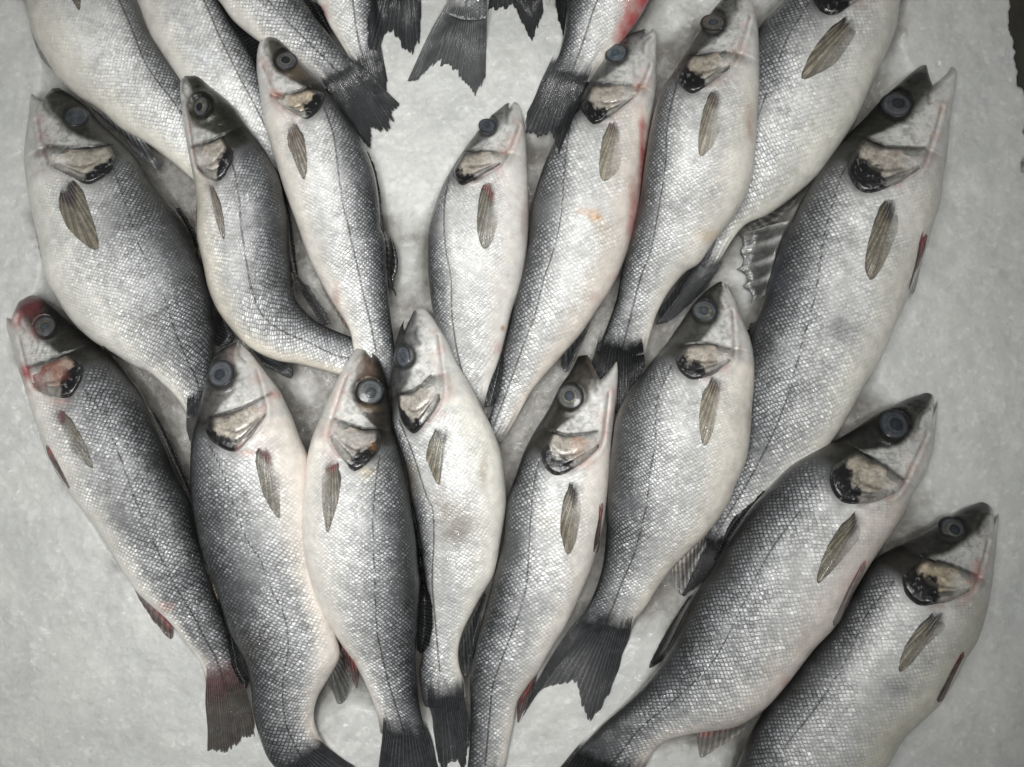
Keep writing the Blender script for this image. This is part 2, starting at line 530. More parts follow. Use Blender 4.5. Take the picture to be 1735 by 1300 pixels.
fish(label="lopsided black tail at the top edge, just right of the silvery grey tail", dark=1.2,
     d=[(980,-640),(1010,-560),(1010,-400),(960,-180),(918,-60),(914,-38)], v=[(970,-640),(900,-580),(860,-420),(850,-220),(835,-90),(832,-45)],
     tail_fin=[([(914,-42),(834,-50)],[(921,20),(911,50),(902,74),(894,58),(884,38),(874,14),(855,16),(840,16),(827,17)],"dark",{"n":20,"rag":7})])

fish(label="thin black sliver of tail touching the red bellied fish at the top", dark=1.2,
     d=[(1110,-560),(1150,-500),(1150,-380),(1060,-180),(990,-80),(985,-52)], v=[(1100,-560),(1050,-480),(1020,-360),(985,-180),(950,-90),(942,-56)],
     tail_fin=[([(985,-56),(942,-60)],[(975,30),(964,55),(955,62),(947,40),(941,10)],"black",{"n":10,"rag":4})])

fish(label="largest fish, gaping at the upper right with spiny fin spread on the ice", mw=0.42, dark=1.2, belly=(0.66, 0.64, 0.58), gdark=0.95, thick=0.92,
     d=[(1564,109),(1547,121),(1524,141),(1489,173),(1466,199),(1437,228),(1408,263),(1379,306),(1356,343),(1342,372),(1328,400),(1308,462),(1287,528),(1273,566),(1258,630),(1248,700),(1238,770),(1220,835),(1198,888),(1178,920)],
     v=[(1612,111),(1620,120),(1619,140),(1613,173),(1607,216),(1603,260),(1596,303),(1590,346),(1581,375),(1571,410),(1555,455),(1536,504),(1515,552),(1491,608),(1463,653),(1432,712),(1394,765),(1342,815),(1290,862),(1250,902),(1224,938)],
     mouth=(1589,140), eye=(1519,177,24), P=[(1461,230),(1505,247),(1567,251)], O=[(1434,277),(1440,305),(1463,328),(1515,315),(1560,288)],
     L=[(1440,270),(1425,300),(1408,355),(1396,400),(1384,487),(1356,594),(1335,670),(1308,739),(1260,830),(1210,910)], tipb=0.32, iris=(0.085,0.09,0.10), ring=(0.13,0.135,0.14), pupil=(0.022,0.025,0.03),
     spots=[(1312,450,(26,70),(0.05,0.058,0.085),0.45),(1432,560,(34,26),GREY,0.6),(1280,545,(24,34),(0.06,0.06,0.065),0.6)],
     dorsal_fin=[([(1338,374),(1324,403),(1314,433),(1305,467),(1295,500)],[(1262,394),(1250,398),(1257,404),(1259,412),(1257,422),(1249,428),(1256,432),(1260,440),(1256,452),(1246,458),(1258,461),(1266,469),(1265,480),(1255,488),(1266,490),(1276,500),(1272,515)],"web",{"n":4,"rag":0,"spiny":1,"lift":0.006}),
                 ([(1280,545),(1262,610)],[(1272,548),(1265,560),(1258,590),(1256,612)],"black",{})],
     pelvic_fin=[([(1562,392),(1571,396)],[(1553,440),(1540,498),(1546,500),(1560,452),(1571,405)],"red",{"n":5,"rag":1,"on":1})],
     pectoral_fin=[([(1497,330),(1524,366)],[(1482,372),(1468,425),(1466,455),(1475,475),(1487,465),(1499,445),(1520,395)],"olivedark",{"fade":0.5})],
     tail_fin=[([(1178,915),(1226,934)],[(1156,965),(1147,1004),(1158,1012),(1180,996),(1205,975),(1222,950)],"black",{"rag":4})])

fish(label="broad fish with fanned striped side fin, head cut off by the top edge", dark=1.25, belly=(0.68, 0.665, 0.60),
     d=[(1545,-190),(1500,-180),(1440,-130),(1380,-70),(1325,0),(1287,45),(1268,90),(1245,170),(1228,250),(1210,330),(1195,400),(1182,452)],
     v=[(1560,-185),(1580,-120),(1560,-50),(1526,0),(1516,52),(1495,104),(1474,152),(1447,208),(1412,260),(1384,298),(1346,332),(1301,364),(1263,381),(1242,405),(1221,440),(1205,470)],
     P=[(1440,-62),(1480,-54),(1530,-50)], O=[(1384,-35),(1375,-5),(1390,22),(1418,25),(1447,6),(1500,-22)], L=[(1378,-10),(1367,10),(1329,76),(1312,128),(1287,187),(1255,290),(1215,400),(1198,445)], tipb=0.5,
     anal_fin=[([(1346,334),(1268,384)],[(1369,314),(1353,334),(1330,362),(1298,389),(1273,398)],"clear",{"n":8,"rag":2})],
     pectoral_fin=[([(1431,22),(1455,52)],[(1410,44),(1388,69),(1367,104),(1358,134),(1385,126),(1415,108),(1440,74)],"olivedark",{"fade":0.4})],
     tail_fin=[([(1184,440),(1212,462)],[(1150,480),(1120,528),(1111,552),(1136,545),(1165,520),(1200,486)],"dark",{"rag":4})])

fish(label="cream bellied fish with its snout touching the top edge", mw=0.2, dark=1.1, belly=(0.70, 0.67, 0.61), head=1.1, crown=(0.11,0.11,0.105),
     d=[(1250,-28),(1222,0),(1194,35),(1170,76),(1142,121),(1121,152),(1104,208),(1093,273),(1083,346),(1067,410),(1053,462),(1045,504),(1029,552),(1008,602)],
     v=[(1262,-25),(1272,0),(1282,35),(1286,87),(1286,150),(1282,208),(1277,277),(1267,322),(1242,370),(1208,412),(1184,447),(1161,462),(1130,500),(1112,535),(1102,566),(1092,608)],
     mouth=(1258,-18), eye=(1208,38,20,0.8,-35), P=[(1166,95),(1205,88),(1243,87)], O=[(1144,126),(1152,146),(1173,160),(1205,142),(1238,116)], tipb=0.35,
     L=[(1147,139),(1130,215),(1128,270),(1114,363),(1100,433),(1088,462),(1064,556),(1052,600)], iris=(0.12,0.115,0.105), ring=(0.26,0.23,0.2),
     spots=[(1270,212,(10,34),(0.55,0.40,0.32),0.7),(1145,350,(18,26),GREY,0.35),(1205,400,(22,14),(0.55,0.38,0.2),0.5),(1240,88,12,PINK,0.3)],
     anal_fin=[([(1172,452),(1116,528)],[(1170,462),(1150,505),(1128,535),(1116,549),(1116,535)],"dark",{"n":9})],
     pectoral_fin=[([(1201,149),(1229,170)],[(1193,180),(1185,218),(1183,250),(1187,267),(1199,258),(1216,232),(1226,195)],"olive",{})],
     tail_fin=[([(1010,592),(1092,600)],[(996,640),(1005,675),(1040,698),(1050,704),(1064,684),(1078,650),(1093,620)],"black",{"n":20})])

fish(label="fish with a rust stain on its scaly flank and red rimmed belly", bk=0.1, dark=1.0, belly=(0.68, 0.62, 0.56), crown=(0.16,0.165,0.16), head=1.2,
     d=[(1090,50),(1070,58),(1054,69),(1019,111),(995,145),(980,180),(955,215),(935,249),(915,298),(902,346),(896,398),(893,425),(880,470),(868,530),(856,580),(847,630),(838,680),(825,720),(815,752)],
     v=[(1108,48),(1112,60),(1112,83),(1111,156),(1100,221),(1092,273),(1080,360),(1062,429),(1036,490),(1015,521),(984,566),(939,618),(901,663),(870,718),(845,757)],
     mouth=(1101,62), eye=(1044,90,18), P=[(1003,140),(1045,141),(1089,147)], O=[(980,176),(990,195),(1007,211),(1035,197),(1070,170)], tipb=0.30, iris=(0.11,0.13,0.15), pupil=(0.05,0.07,0.09), ring=(0.22,0.26,0.28),
     L=[(982,185),(971,194),(959,260),(950,363),(936,429),(922,469),(905,538),(891,573),(860,660),(835,725)],
     spots=[(1088,258,(8,80),(0.42,0.08,0.08),0.85),(1072,372,(11,60),(0.5,0.20,0.18),0.8),(1012,368,(13,8),RUST,0.8),(996,358,(20,7),RUST,0.5),(1020,385,18,(0.5,0.42,0.3),0.4),(1085,147,(18,5),(0.5,0.28,0.22),0.5),(1010,505,12,PINK,0.5),(1040,470,12,PINK,0.5)],
     anal_fin=[([(1020,516),(950,606)],[(1006,532),(990,574),(970,616),(958,632),(950,622)],"dark",{"n":9})],
     pectoral_fin=[([(1030,202),(1054,222)],[(1021,232),(1016,263),(1015,290),(1022,307),(1035,302),(1050,284),(1055,250)],"olive",{})])

fish(label="fish with bright red belly and dark tail, running off the top edge", dark=0.85, net=0.95,
     d=[(1240,-420),(1190,-390),(1120,-290),(1050,-170),(1000,-80),(964,0),(954,66),(945,97),(924,130)],
     v=[(1250,-415),(1265,-350),(1230,-220),(1170,-100),(1100,0),(1089,21),(1061,62),(1022,107),(996,146)], tailcol=(0.075,0.078,0.085),
     L=[(1040,-70),(1012,0),(985,80),(966,128)],
     spots=[(1092,0,(34,30),(0.48,0.05,0.07),1.0),(1076,30,(26,30),(0.48,0.06,0.075),1.0),(1056,62,(15,26),(0.5,0.12,0.12),0.9),(1140,-60,40,RED,0.9),(1068,10,24,PINK,0.5),(1030,95,12,PINK,0.35)],
     tail_fin=[([(922,118),(1002,136)],[(893,190),(888,215),(891,229),(901,232),(909,236),(922,226),(932,229),(940,245),(947,262),(957,235),(968,205)],"dark",{"n":22,"rag":7,"lift":0.002})])

fish(label="small fish at the centre with its head on open bare ice", bk=0.1, mw=0.2, dark=0.8, belly=(0.68, 0.655, 0.62), crown=(0.15,0.155,0.15), head=1.05,
     d=[(858,175),(845,186),(832,197),(808,225),(780,263),(753,308),(735,353),(725,391),(723,420),(725,470),(732,520),(745,570),(762,610),(780,650),(795,692)],
     v=[(876,173),(882,184),(887,201),(893,263),(896,346),(894,409),(884,476),(867,528),(856,573),(845,612),(828,656),(818,698)],
     mouth=(867,184), eye=(825,213,16,0.8,-40), P=[(783,258),(820,254),(857,257)], O=[(768,285),(770,300),(782,314),(805,305),(848,280)], tipb=0.30, iris=(0.09,0.10,0.12), ring=(0.16,0.18,0.2),
     L=[(762,298),(753,346),(754,415),(763,469),(766,538),(780,620),(803,685)],
     spots=[(888,370,(7,34),(0.5,0.4,0.34),0.6),(856,258,(16,7),(0.6,0.40,0.33),0.5),(852,556,6,RUST,0.8),(846,590,14,PINK,0.5)],
     anal_fin=[([(850,588),(812,660)],[(852,610),(848,650),(842,676),(830,690),(818,690)],"dark",{"n":9}), ],
     pectoral_fin=[([(817,306),(843,328)],[(811,340),(808,372),(810,400),(820,422),(831,414),(841,386),(846,350)],"purple",{})])

fish(label="deep bodied fish at left edge with black shoulders, gaping jaws, wide grey side fin", bk=0.05, mw=0.42, dark=1.5, tone=1.0, belly=(0.74, 0.725, 0.67), head=0.72, crown=(0.035,0.036,0.032), gdark=1.0,
     d=[(99,148),(115,158),(145,181),(175,213),(208,243),(231,268),(254,303),(282,340),(307,370),(330,418),(344,446),(353,481),(362,522),(366,562),(362,601),(358,640),(352,680)],
     v=[(59,153),(53,160),(51,192),(47,229),(44,262),(46,296),(51,331),(58,365),(70,415),(80,465),(90,492),(106,518),(129,550),(162,580),(192,598),(231,622),(254,632),(272,647),(295,670),(312,697),(322,717)],
     mouth=(75,169), eye=(130,197,19), P=[(190,246),(130,250),(80,247)], O=[(196,266),(187,290),(150,313),(120,300),(86,284)], tipb=0.36, iris=(0.06,0.066,0.074), ring=(0.10,0.11,0.12), gold=(0.36,0.31,0.20),
     L=[(192,285),(208,331),(219,365),(229,395),(249,446),(275,492),(293,550),(314,603),(335,649),(342,695)],
     dorsal_fin=[([(290,352),(345,450)],[(305,352),(322,378),(336,412),(346,445)],"black",{}),([(358,500),(362,585)],[(372,530),(388,552),(397,572),(392,582),(376,588)],"black",{})],
     pelvic_fin=[([(60,372),(86,480)],[(58,382),(62,410),(70,440),(82,470)],"pale",{"n":6,"rag":1})],
     pectoral_fin=[([(124,298),(98,330)],[(140,322),(152,356),(165,400),(166,424),(152,420),(138,410),(114,386),(99,352)],"olivedark",{"fade":0})],
     tail_fin=[([(352,668),(314,700)],[(352,760),(340,790),(325,760),(316,730)],"dark",{"rag":3})])

fish(label="fish with blood red snout and gills at the left edge", mw=0.35, dark=1.7, tone=1.0, belly=(0.73, 0.71, 0.66), head=0.85, crown=(0.035,0.034,0.03), tailcol=(0.20,0.12,0.12),
     d=[(53,499),(69,504),(92,522),(115,543),(143,566),(168,585),(192,608),(219,640),(242,672),(256,705),(275,746),(300,804),(323,850),(335,896),(349,942),(360,998),(375,1030),(385,1069),(395,1111),(405,1143),(416,1172)],
     v=[(18,520),(12,529),(14,557),(25,592),(32,619),(44,654),(55,688),(72,742),(85,776),(106,811),(129,848),(162,889),(185,924),(208,965),(232,1000),(260,1028),(285,1051),(311,1083),(338,1120),(347,1145),(349,1172)],
     mouth=(32,534), eye=(76,553,18), P=[(115,597),(80,611),(46,623)], O=[(143,621),(139,647),(118,674),(85,672),(57,658)], tipb=0.30, ring=(0.20,0.17,0.10), iris=(0.10,0.10,0.11), gold=(0.36,0.24,0.17),
     gspots=[(55,640,26,(0.26,0.03,0.035),0.9),(90,628,22,(0.28,0.08,0.06),0.5),(132,668,10,PINK,0.4)],
     spots=[(48,520,(30,26),(0.14,0.035,0.04),0.75),(30,545,(14,18),(0.40,0.14,0.13),0.7),(60,560,20,(0.25,0.10,0.09),0.5),(42,632,(14,18),RED,0.9),(98,682,(22,9),PINK,0.5),(380,1165,(40,18),(0.22,0.10,0.11),0.5),(275,1030,(22,10),PINK,0.5)],
     L=[(140,655),(175,705),(203,774),(226,838),(254,908),(277,954),(298,995),(329,1046),(343,1074),(372,1130),(382,1165)],
     dorsal_fin=[([(250,690),(325,855)],[(262,700),(286,740),(302,774),(325,829),(331,855)],"black",{}),([(170,588),(215,640)],[(176,586),(190,600),(206,620),(219,645)],"olivedark",{"n":5})],
     pelvic_fin=[([(77,752),(84,757)],[(80,768),(90,792),(112,826),(119,830),(97,790)],"red",{"n":5,"rag":0.5,"on":1})],
     anal_fin=[([(222,986),(292,1062)],[(226,995),(241,1025),(260,1053),(290,1083),(294,1074)],"red",{"n":8,"rag":2})],
     pectoral_fin=[([(108,690),(91,714)],[(122,712),(136,737),(149,765),(157,793),(143,786),(122,762),(104,738)],"purple",{})],
     tail_fin=[([(418,1150),(348,1150)],[(431,1225),(431,1249),(420,1248),(411,1251),(404,1262),(392,1268),(383,1277),(370,1277),(360,1270),(351,1273)],"redtail",{"n":24,"rag":6})])

fish(label="fish bent like a hook at upper left, tail pushed sideways", mw=0.15, dark=1.1, belly=(0.64, 0.60, 0.52), head=0.7, crown=(0.05,0.05,0.04), net=0.85,
     d=[(318,127),(335,128),(355,146),(381,167),(399,185),(420,215),(438,238),(457,268),(473,303),(482,342),(489,377),(492,423),(497,469),(503,507),(519,529),(542,548),(565,559),(595,571),(630,583),(660,592)],
     v=[(312,128),(306,142),(309,192),(316,238),(323,273),(330,308),(335,342),(335,400),(337,412),(346,451),(355,492),(369,525),(388,552),(411,578),(438,598),(473,612),(508,617),(542,626),(580,636),(620,640),(650,640)],
     mouth=(312,134), eye=(340,180,19,0.72,95), P=[(377,229),(350,241),(325,250)], O=[(397,258),(390,285),(369,309),(350,302),(335,289)], tipb=0.45, ring=(0.30,0.27,0.2), pupil=(0.012,0.014,0.018), gold=(0.40,0.34,0.24),
     L=[(392,268),(404,331),(408,377),(411,400),(418,446),(429,499),(448,538),(480,562),(522,580),(572,603),(640,615)],
     gspots=[(332,255,10,(0.5,0.2,0.15),0.7)],
     dorsal_fin=[([(462,278),(496,460)],[(474,296),(488,345),(497,400),(506,468)],"black",{}),([(497,475),(546,552)],[(505,468),(527,490),(543,515),(556,536),(561,549)],"dark",{"lift":0.002})],
     anal_fin=[([(425,590),(474,613)],[(450,622),(478,636),(494,642),(497,624),(490,616)],"dark",{"n":9})],
     pelvic_fin=[([(334,345),(340,440)],[(331,350),(331,390),(336,430),(342,446)],"tan",{"n":5,"rag":1})],
     pectoral_fin=[([(362,312),(349,310)],[(374,345),(380,380),(379,406),(374,398),(364,370),(352,340)],"tan",{})])

fish(label="slim pale fish between the hooked fish and a frayed black tail", bk=0.04, mw=0.15, dark=0.95, belly=(0.70, 0.665, 0.61), head=0.95, crown=(0.06,0.055,0.045),
     d=[(457,58),(471,66),(495,90),(519,118),(544,142),(558,162),(577,188),(607,232),(623,262),(635,296),(642,342),(646,388),(651,400),(657,481),(662,538),(667,578),(668,620),(664,660)],
     v=[(447,63),(438,80),(435,114),(440,156),(450,215),(464,263),(481,319),(502,377),(524,439),(545,481),(565,515),(584,543),(593,562),(598,585),(603,620),(612,660)],
     mouth=(450,68), eye=(485,103,18), P=[(523,148),(490,157),(460,162)], O=[(553,157),(545,181),(521,202),(500,193),(482,183)], tipb=0.36, ring=(0.28,0.26,0.22), pupil=(0.015,0.018,0.022), gold=(0.50,0.42,0.28),
     L=[(549,182),(565,227),(573,285),(581,342),(593,395),(609,469),(623,527),(638,600)],
     spots=[(468,160,(16,8),(0.5,0.22,0.16),0.6),(570,505,(8,30),PINK,0.5),(500,112,26,(0.22,0.16,0.10),0.35)],
     dorsal_fin=[([(618,255),(648,390)],[(624,258),(636,285),(645,335),(651,392)],"black",{"n":9}),([(651,392),(658,488)],[(656,396),(668,415),(675,455),(668,478),(672,504),(666,490)],"black",{"n":9,"lift":0.003})],
     anal_fin=[([(538,469),(590,556)],[(541,474),(554,508),(572,538),(586,556),(593,560)],"pink",{"n":8})],
     pectoral_fin=[([(505,206),(484,228)],[(514,228),(519,255),(520,285),(515,305),(508,295),(497,268),(487,245)],"tan",{"fade":0})])

fish(label="fish with red lined gill cover in the lower right corner", mw=0.24, dark=1.3, belly=(0.58, 0.56, 0.48), head=0.85, crown=(0.035,0.034,0.03), tone=0.92,
     d=[(1665,850),(1637,860),(1595,885),(1550,912),(1512,930),(1474,957),(1457,988),(1436,1023),(1405,1072),(1367,1113),(1329,1162),(1294,1207),(1270,1248),(1249,1297),(1200,1380),(1150,1450)],
     v=[(1682,859),(1691,867),(1688,902),(1682,954),(1675,1002),(1665,1044),(1651,1085),(1634,1113),(1592,1186),(1561,1217),(1526,1252),(1499,1297),(1420,1370),(1330,1420),(1230,1480)],
     mouth=(1671,876), eye=(1614,897,20), P=[(1562,943),(1610,956),(1656,975)], O=[(1526,978),(1535,1010),(1556,1026),(1600,1021),(1645,1003)], tipb=0.34, ring=(0.20,0.19,0.15), iris=(0.08,0.085,0.09), pupil=(0.014,0.018,0.024), gold=(0.46,0.38,0.24),
     gspots=[(1655,980,16,(0.35,0.06,0.05),0.9)],
     L=[(1514,985),(1467,1044),(1433,1120),(1384,1196),(1336,1259),(1290,1330)],
     spots=[(1525,1165,(40,20),GREY,0.5),(1655,965,(10,24),(0.45,0.18,0.15),0.5),(1640,1000,(18,8),PINK,0.6)],
     pelvic_fin=[([(1627,1108),(1636,1104)],[(1605,1150),(1587,1190),(1594,1190),(1617,1145),(1633,1114)],"red",{"n":5,"rag":1,"on":1})],
     pectoral_fin=[([(1580,1032),(1606,1060)],[(1556,1062),(1537,1090),(1525,1118),(1523,1140),(1541,1128),(1570,1094),(1597,1070)],"olivedark",{"fade":0.6})],
     tail_fin=[([(1150,1448),(1230,1478)],[(1080,1530),(1120,1560),(1190,1560)],"dark")])

fish(label="long dark fish with large clouded eye, slanting to the bottom edge at right", bk=0.02, mw=0.18, dark=1.4, belly=(0.66, 0.60, 0.55), head=0.85, crown=(0.03,0.03,0.027),
     d=[(1571,665),(1543,674),(1498,694),(1460,719),(1422,743),(1387,760),(1342,788),(1308,822),(1273,860),(1239,909),(1211,961),(1180,1005),(1156,1060),(1119,1127),(1092,1162),(1057,1196),(1022,1227),(991,1259),(962,1290)],
     v=[(1583,670),(1588,677),(1585,712),(1581,753),(1567,798),(1543,840),(1516,892),(1492,926),(1471,957),(1440,1009),(1412,1061),(1377,1099),(1332,1158),(1294,1200),(1249,1229),(1200,1238),(1168,1243),(1133,1252),(1109,1269),(1095,1297),(1072,1326)],
     mouth=(1577,692), eye=(1515,719,25), P=[(1452,760),(1488,780),(1530,812)], O=[(1408,790),(1406,820),(1424,851),(1470,853),(1517,838)], tipb=0.36, iris=(0.06,0.066,0.075), ring=(0.11,0.12,0.13), pupil=(0.018,0.022,0.028), gold=(0.42,0.36,0.23),
     L=[(1400,805),(1391,812),(1364,853),(1308,930),(1267,1006),(1239,1065),(1204,1127),(1170,1162),(1135,1193),(1085,1234),(1057,1269),(1030,1300)],
     spots=[(1150,1130,(40,36),(0.035,0.036,0.04),0.5),(1440,1030,(16,50),PINK,0.4),(1330,1155,10,PINK,0.5)],
     dorsal_fin=[([(1180,1000),(1128,1108)],[(1166,1012),(1140,1052),(1115,1096),(1100,1132),(1120,1122)],"black",{"lift":0.003}),([(1300,832),(1215,952)],[(1293,832),(1262,862),(1240,880),(1226,910),(1208,950)],"black",{})],
     anal_fin=[([(1262,1222),(1180,1238)],[(1262,1236),(1238,1254),(1205,1275),(1187,1285),(1182,1262)],"pink",{"n":9}),],
     pelvic_fin=[([(1461,948),(1470,948)],[(1435,1008),(1410,1060),(1417,1060),(1444,1010),(1466,965)],"pink",{"n":5,"rag":1,"on":1})],
     pectoral_fin=[([(1449,860),(1460,894)],[(1426,888),(1402,926),(1388,962),(1384,990),(1403,975),(1430,945),(1455,915)],"olivedark",{"fade":0.6})],
     tail_fin=[([(968,1278),(1072,1318)],[(900,1360),(930,1410),(985,1390),(1020,1410),(1050,1370)],"black",{"n":22})])

fish(label="fish gaping wide with a pink mouth and brown side fin, below the centre", bk=0.06, mw=0.42, dark=1.15, belly=(0.70, 0.66, 0.61), head=1.0, crown=(0.055,0.05,0.04),
     d=[(981,601),(967,629),(950,653),(929,694),(905,732),(887,767),(874,805),(860,847),(853,912),(842,961),(829,1006),(815,1058),(804,1099),(797,1144),(797,1196),(797,1238),(792,1300),(785,1340)],
     v=[(1043,604),(1047,625),(1045,670),(1040,712),(1035,764),(1033,798),(1028,847),(1022,890),(1013,925),(1002,964),(981,1013),(960,1058),(939,1092),(915,1134),(894,1162),(877,1189),(870,1224),(863,1259),(856,1300),(850,1335)],
     mouth=(1020,629), eye=(965,672,21), P=[(936,731),(965,736),(1012,731)], O=[(915,766),(922,790),(941,807),(985,787),(1018,757)], tipb=0.28, iris=(0.14,0.145,0.14), ring=(0.36,0.34,0.27), gold=(0.44,0.37,0.27),
     gspots=[(985,752,22,(0.45,0.24,0.16),0.5)],
     L=[(912,783),(903,829),(901,850),(896,919),(891,995),(870,1065),(849,1120),(835,1162),(830,1210),(822,1300)],
     spots=[(1018,612,(24,20),(0.56,0.40,0.37),0.8),(930,880,22,(0.5,0.45,0.36),0.4),(1040,690,(10,30),(0.6,0.46,0.42),0.6),(900,1160,12,PINK,0.5)],
     pelvic_fin=[([(1015,852),(1023,853)],[(1011,900),(1006,938),(1012,938),(1018,892),(1022,862)],"red",{"n":5,"rag":1,"on":1})],
     anal_fin=[([(912,1136),(880,1186)],[(909,1150),(900,1185),(884,1212),(877,1227),(876,1200)],"red",{"n":8})],
     pectoral_fin=[([(963,812),(984,836)],[(955,845),(949,885),(952,915),(962,940),(973,926),(981,890),(985,860)],"olivedark",{"fade":0.6})],
     tail_fin=[([(785,1335),(850,1332)],[(770,1440),(815,1400),(870,1430)],"dark")])

fish(label="closed mouthed fish whose frayed forked black tail lies spread on ice, right of centre", bk=-0.02, mw=0.12, dark=1.1, belly=(0.71, 0.67, 0.60), head=1.05, crown=(0.075,0.075,0.068), tailcol=(0.09,0.094,0.10), up=0.002,
     d=[(1219,477),(1200,490),(1176,514),(1152,549),(1128,583),(1106,610),(1083,640),(1060,672),(1045,705),(1038,746),(1033,791),(1029,847),(1026,919),(1019,968),(1005,1009),(991,1037),(973,1066)],
     v=[(1227,478),(1242,504),(1256,538),(1270,573),(1277,608),(1277,649),(1273,694),(1270,739),(1263,781),(1245,822),(1235,850),(1199,902),(1168,933),(1140,961),(1119,988),(1099,1020),(1081,1047),(1064,1082)],
     mouth=(1225,486), eye=(1194,527,20), P=[(1165,583),(1200,581),(1236,590)], O=[(1142,609),(1152,631),(1174,646),(1205,636),(1240,613)], tipb=0.34, iris=(0.09,0.10,0.11), ring=(0.28,0.26,0.2), gold=(0.47,0.41,0.31),
     L=[(1138,618),(1114,677),(1110,746),(1100,815),(1095,857),(1074,940),(1054,988),(1036,1034),(1025,1060)],
     spots=[(1268,710,(7,30),(0.5,0.4,0.32),0.5),(1060,860,(40,26),GREY,0.35)],
     anal_fin=[([(1199,903),(1138,964)],[(1196,925),(1182,955),(1165,990),(1153,1010),(1140,992)],"pale",{"n":9,"rag":3})],
     pectoral_fin=[([(1203,635),(1228,659)],[(1190,668),(1185,702),(1186,735),(1193,757),(1205,740),(1217,694),(1226,674)],"olive",{})],
     tail_fin=[([(978,1048),(1068,1066)],[(906,1160),(878,1227),(891,1203),(912,1174),(939,1166),(958,1162),(970,1155),(981,1185),(995,1227),(1015,1207),(1036,1169),(1050,1130)],"dark",{"n":28,"rag":10,"lift":0.002})])

fish(label="pale throated fish with a brown patch on its flank, in the lower row", bk=0.16, mw=0.2, dark=0.72, belly=(0.72, 0.70, 0.64), head=1.0, crown=(0.12,0.122,0.12),
     d=[(693,533),(681,549),(673,573),(666,608),(662,642),(664,694),(666,722),(673,746),(687,791),(697,847),(704,878),(715,940),(722,1000),(722,1060),(716,1103),(711,1137),(714,1175),(722,1205)],
     v=[(714,519),(725,528),(739,545),(752,563),(773,611),(794,649),(815,687),(835,729),(849,767),(856,809),(858,847),(856,871),(849,912),(842,954),(835,978),(818,1006),(801,1037),(784,1072),(777,1099),(778,1127),(787,1155),(791,1190)],
     mouth=(707,553), eye=(683,604,19,0.66,95), P=[(673,668),(700,661),(730,637)], O=[(675,692),(682,716),(701,734),(726,712),(750,675)], tipb=0.30, iris=(0.10,0.11,0.13), ring=(0.16,0.17,0.19), gold=(0.46,0.40,0.30),
     L=[(676,712),(700,770),(714,815),(725,847),(732,860),(735,902),(732,988),(738,1060),(745,1140)],
     spots=[(772,885,(34,55),BRN,0.5),(745,850,(20,40),BRN,0.35),(820,790,(9,46),(0.40,0.36,0.29),0.6),(700,810,(12,40),(0.20,0.17,0.11),0.4)],
     anal_fin=[([(822,1002),(780,1092)],[(824,1012),(812,1058),(800,1118),(791,1150),(782,1130)],"dark",{"n":9})],
     pectoral_fin=[([(733,723),(768,740)],[(727,748),(722,775),(730,800),(744,823),(748,800),(753,777),(764,755)],"olivedark",{})],
     tail_fin=[([(720,1185),(791,1174)],[(734,1236),(741,1285),(749,1312),(762,1296),(774,1290),(785,1310),(792,1285),(797,1238)],"dark",{"n":20})])

fish(label="fish with blunt pale head and pink rooted side fin, at lower left", bk=0.12, mw=0.12, dark=1.3, belly=(0.68, 0.63, 0.58), head=0.95, crown=(0.13,0.125,0.12), net=0.95,
     d=[(400,580),(376,592),(362,608),(353,631),(345,665),(337,700),(330,725),(326,746),(324,792),(325,838),(330,873),(339,919),(353,965),(367,998),(378,1030),(390,1069),(412,1110),(422,1140),(426,1170),(430,1208),(440,1249),(456,1288),(484,1318)],
     v=[(405,580),(422,596),(438,615),(457,640),(473,661),(485,686),(494,705),(508,742),(522,775),(532,838),(535,885),(535,931),(540,970),(550,1010),(562,1053),(574,1090),(575,1115),(558,1148),(539,1180),(532,1208),(535,1231),(551,1261),(562,1272)],
     mouth=(404,586), eye=(374,633,23), P=[(354,707),(405,692),(460,667)], O=[(347,730),(362,753),(399,767),(425,742),(450,708)], tipb=0.34, iris=(0.12,0.13,0.145), ring=(0.20,0.21,0.22), pupil=(0.03,0.036,0.045), gold=(0.44,0.37,0.26),
     gspots=[(440,672,26,(0.52,0.26,0.22),0.55),(408,762,12,PINK,0.7)],
     L=[(355,755),(378,804),(397,862),(420,919),(441,949),(459,998),(482,1046),(488,1092),(479,1162),(486,1231),(515,1290)],
     spots=[(430,1090,(30,40),(0.05,0.048,0.04),0.6),(400,600,(20,16),(0.30,0.22,0.2),0.4),(520,800,(12,50),(0.62,0.48,0.43),0.4),(420,768,(16,8),PINK,0.7),(470,668,(14,8),(0.55,0.30,0.27),0.6),(553,1268,12,(0.4,0.25,0.3),0.5),(378,860,(22,60),(0.07,0.075,0.08),0.4)],
     dorsal_fin=[([(332,860),(372,1010)],[(328,858),(333,900),(348,960),(368,1018)],"olivedark",{}),([(396,1066),(424,1150)],[(386,1078),(388,1104),(396,1138),(408,1158),(417,1168)],"black",{"lift":0.002})],
     anal_fin=[([(578,1100),(556,1150)],[(590,1120),(592,1160),(588,1182),(574,1194),(564,1172)],"clear",{"n":8})],
     pectoral_fin=[([(432,756),(466,768)],[(432,780),(437,806),(450,848),(473,879),(475,860),(474,829),(472,795)],"purple",{})],
     tail_fin=[([(484,1316),(560,1268)],[(510,1385),(560,1390),(612,1366),(632,1330),(600,1298)],"dark",{"n":20})])

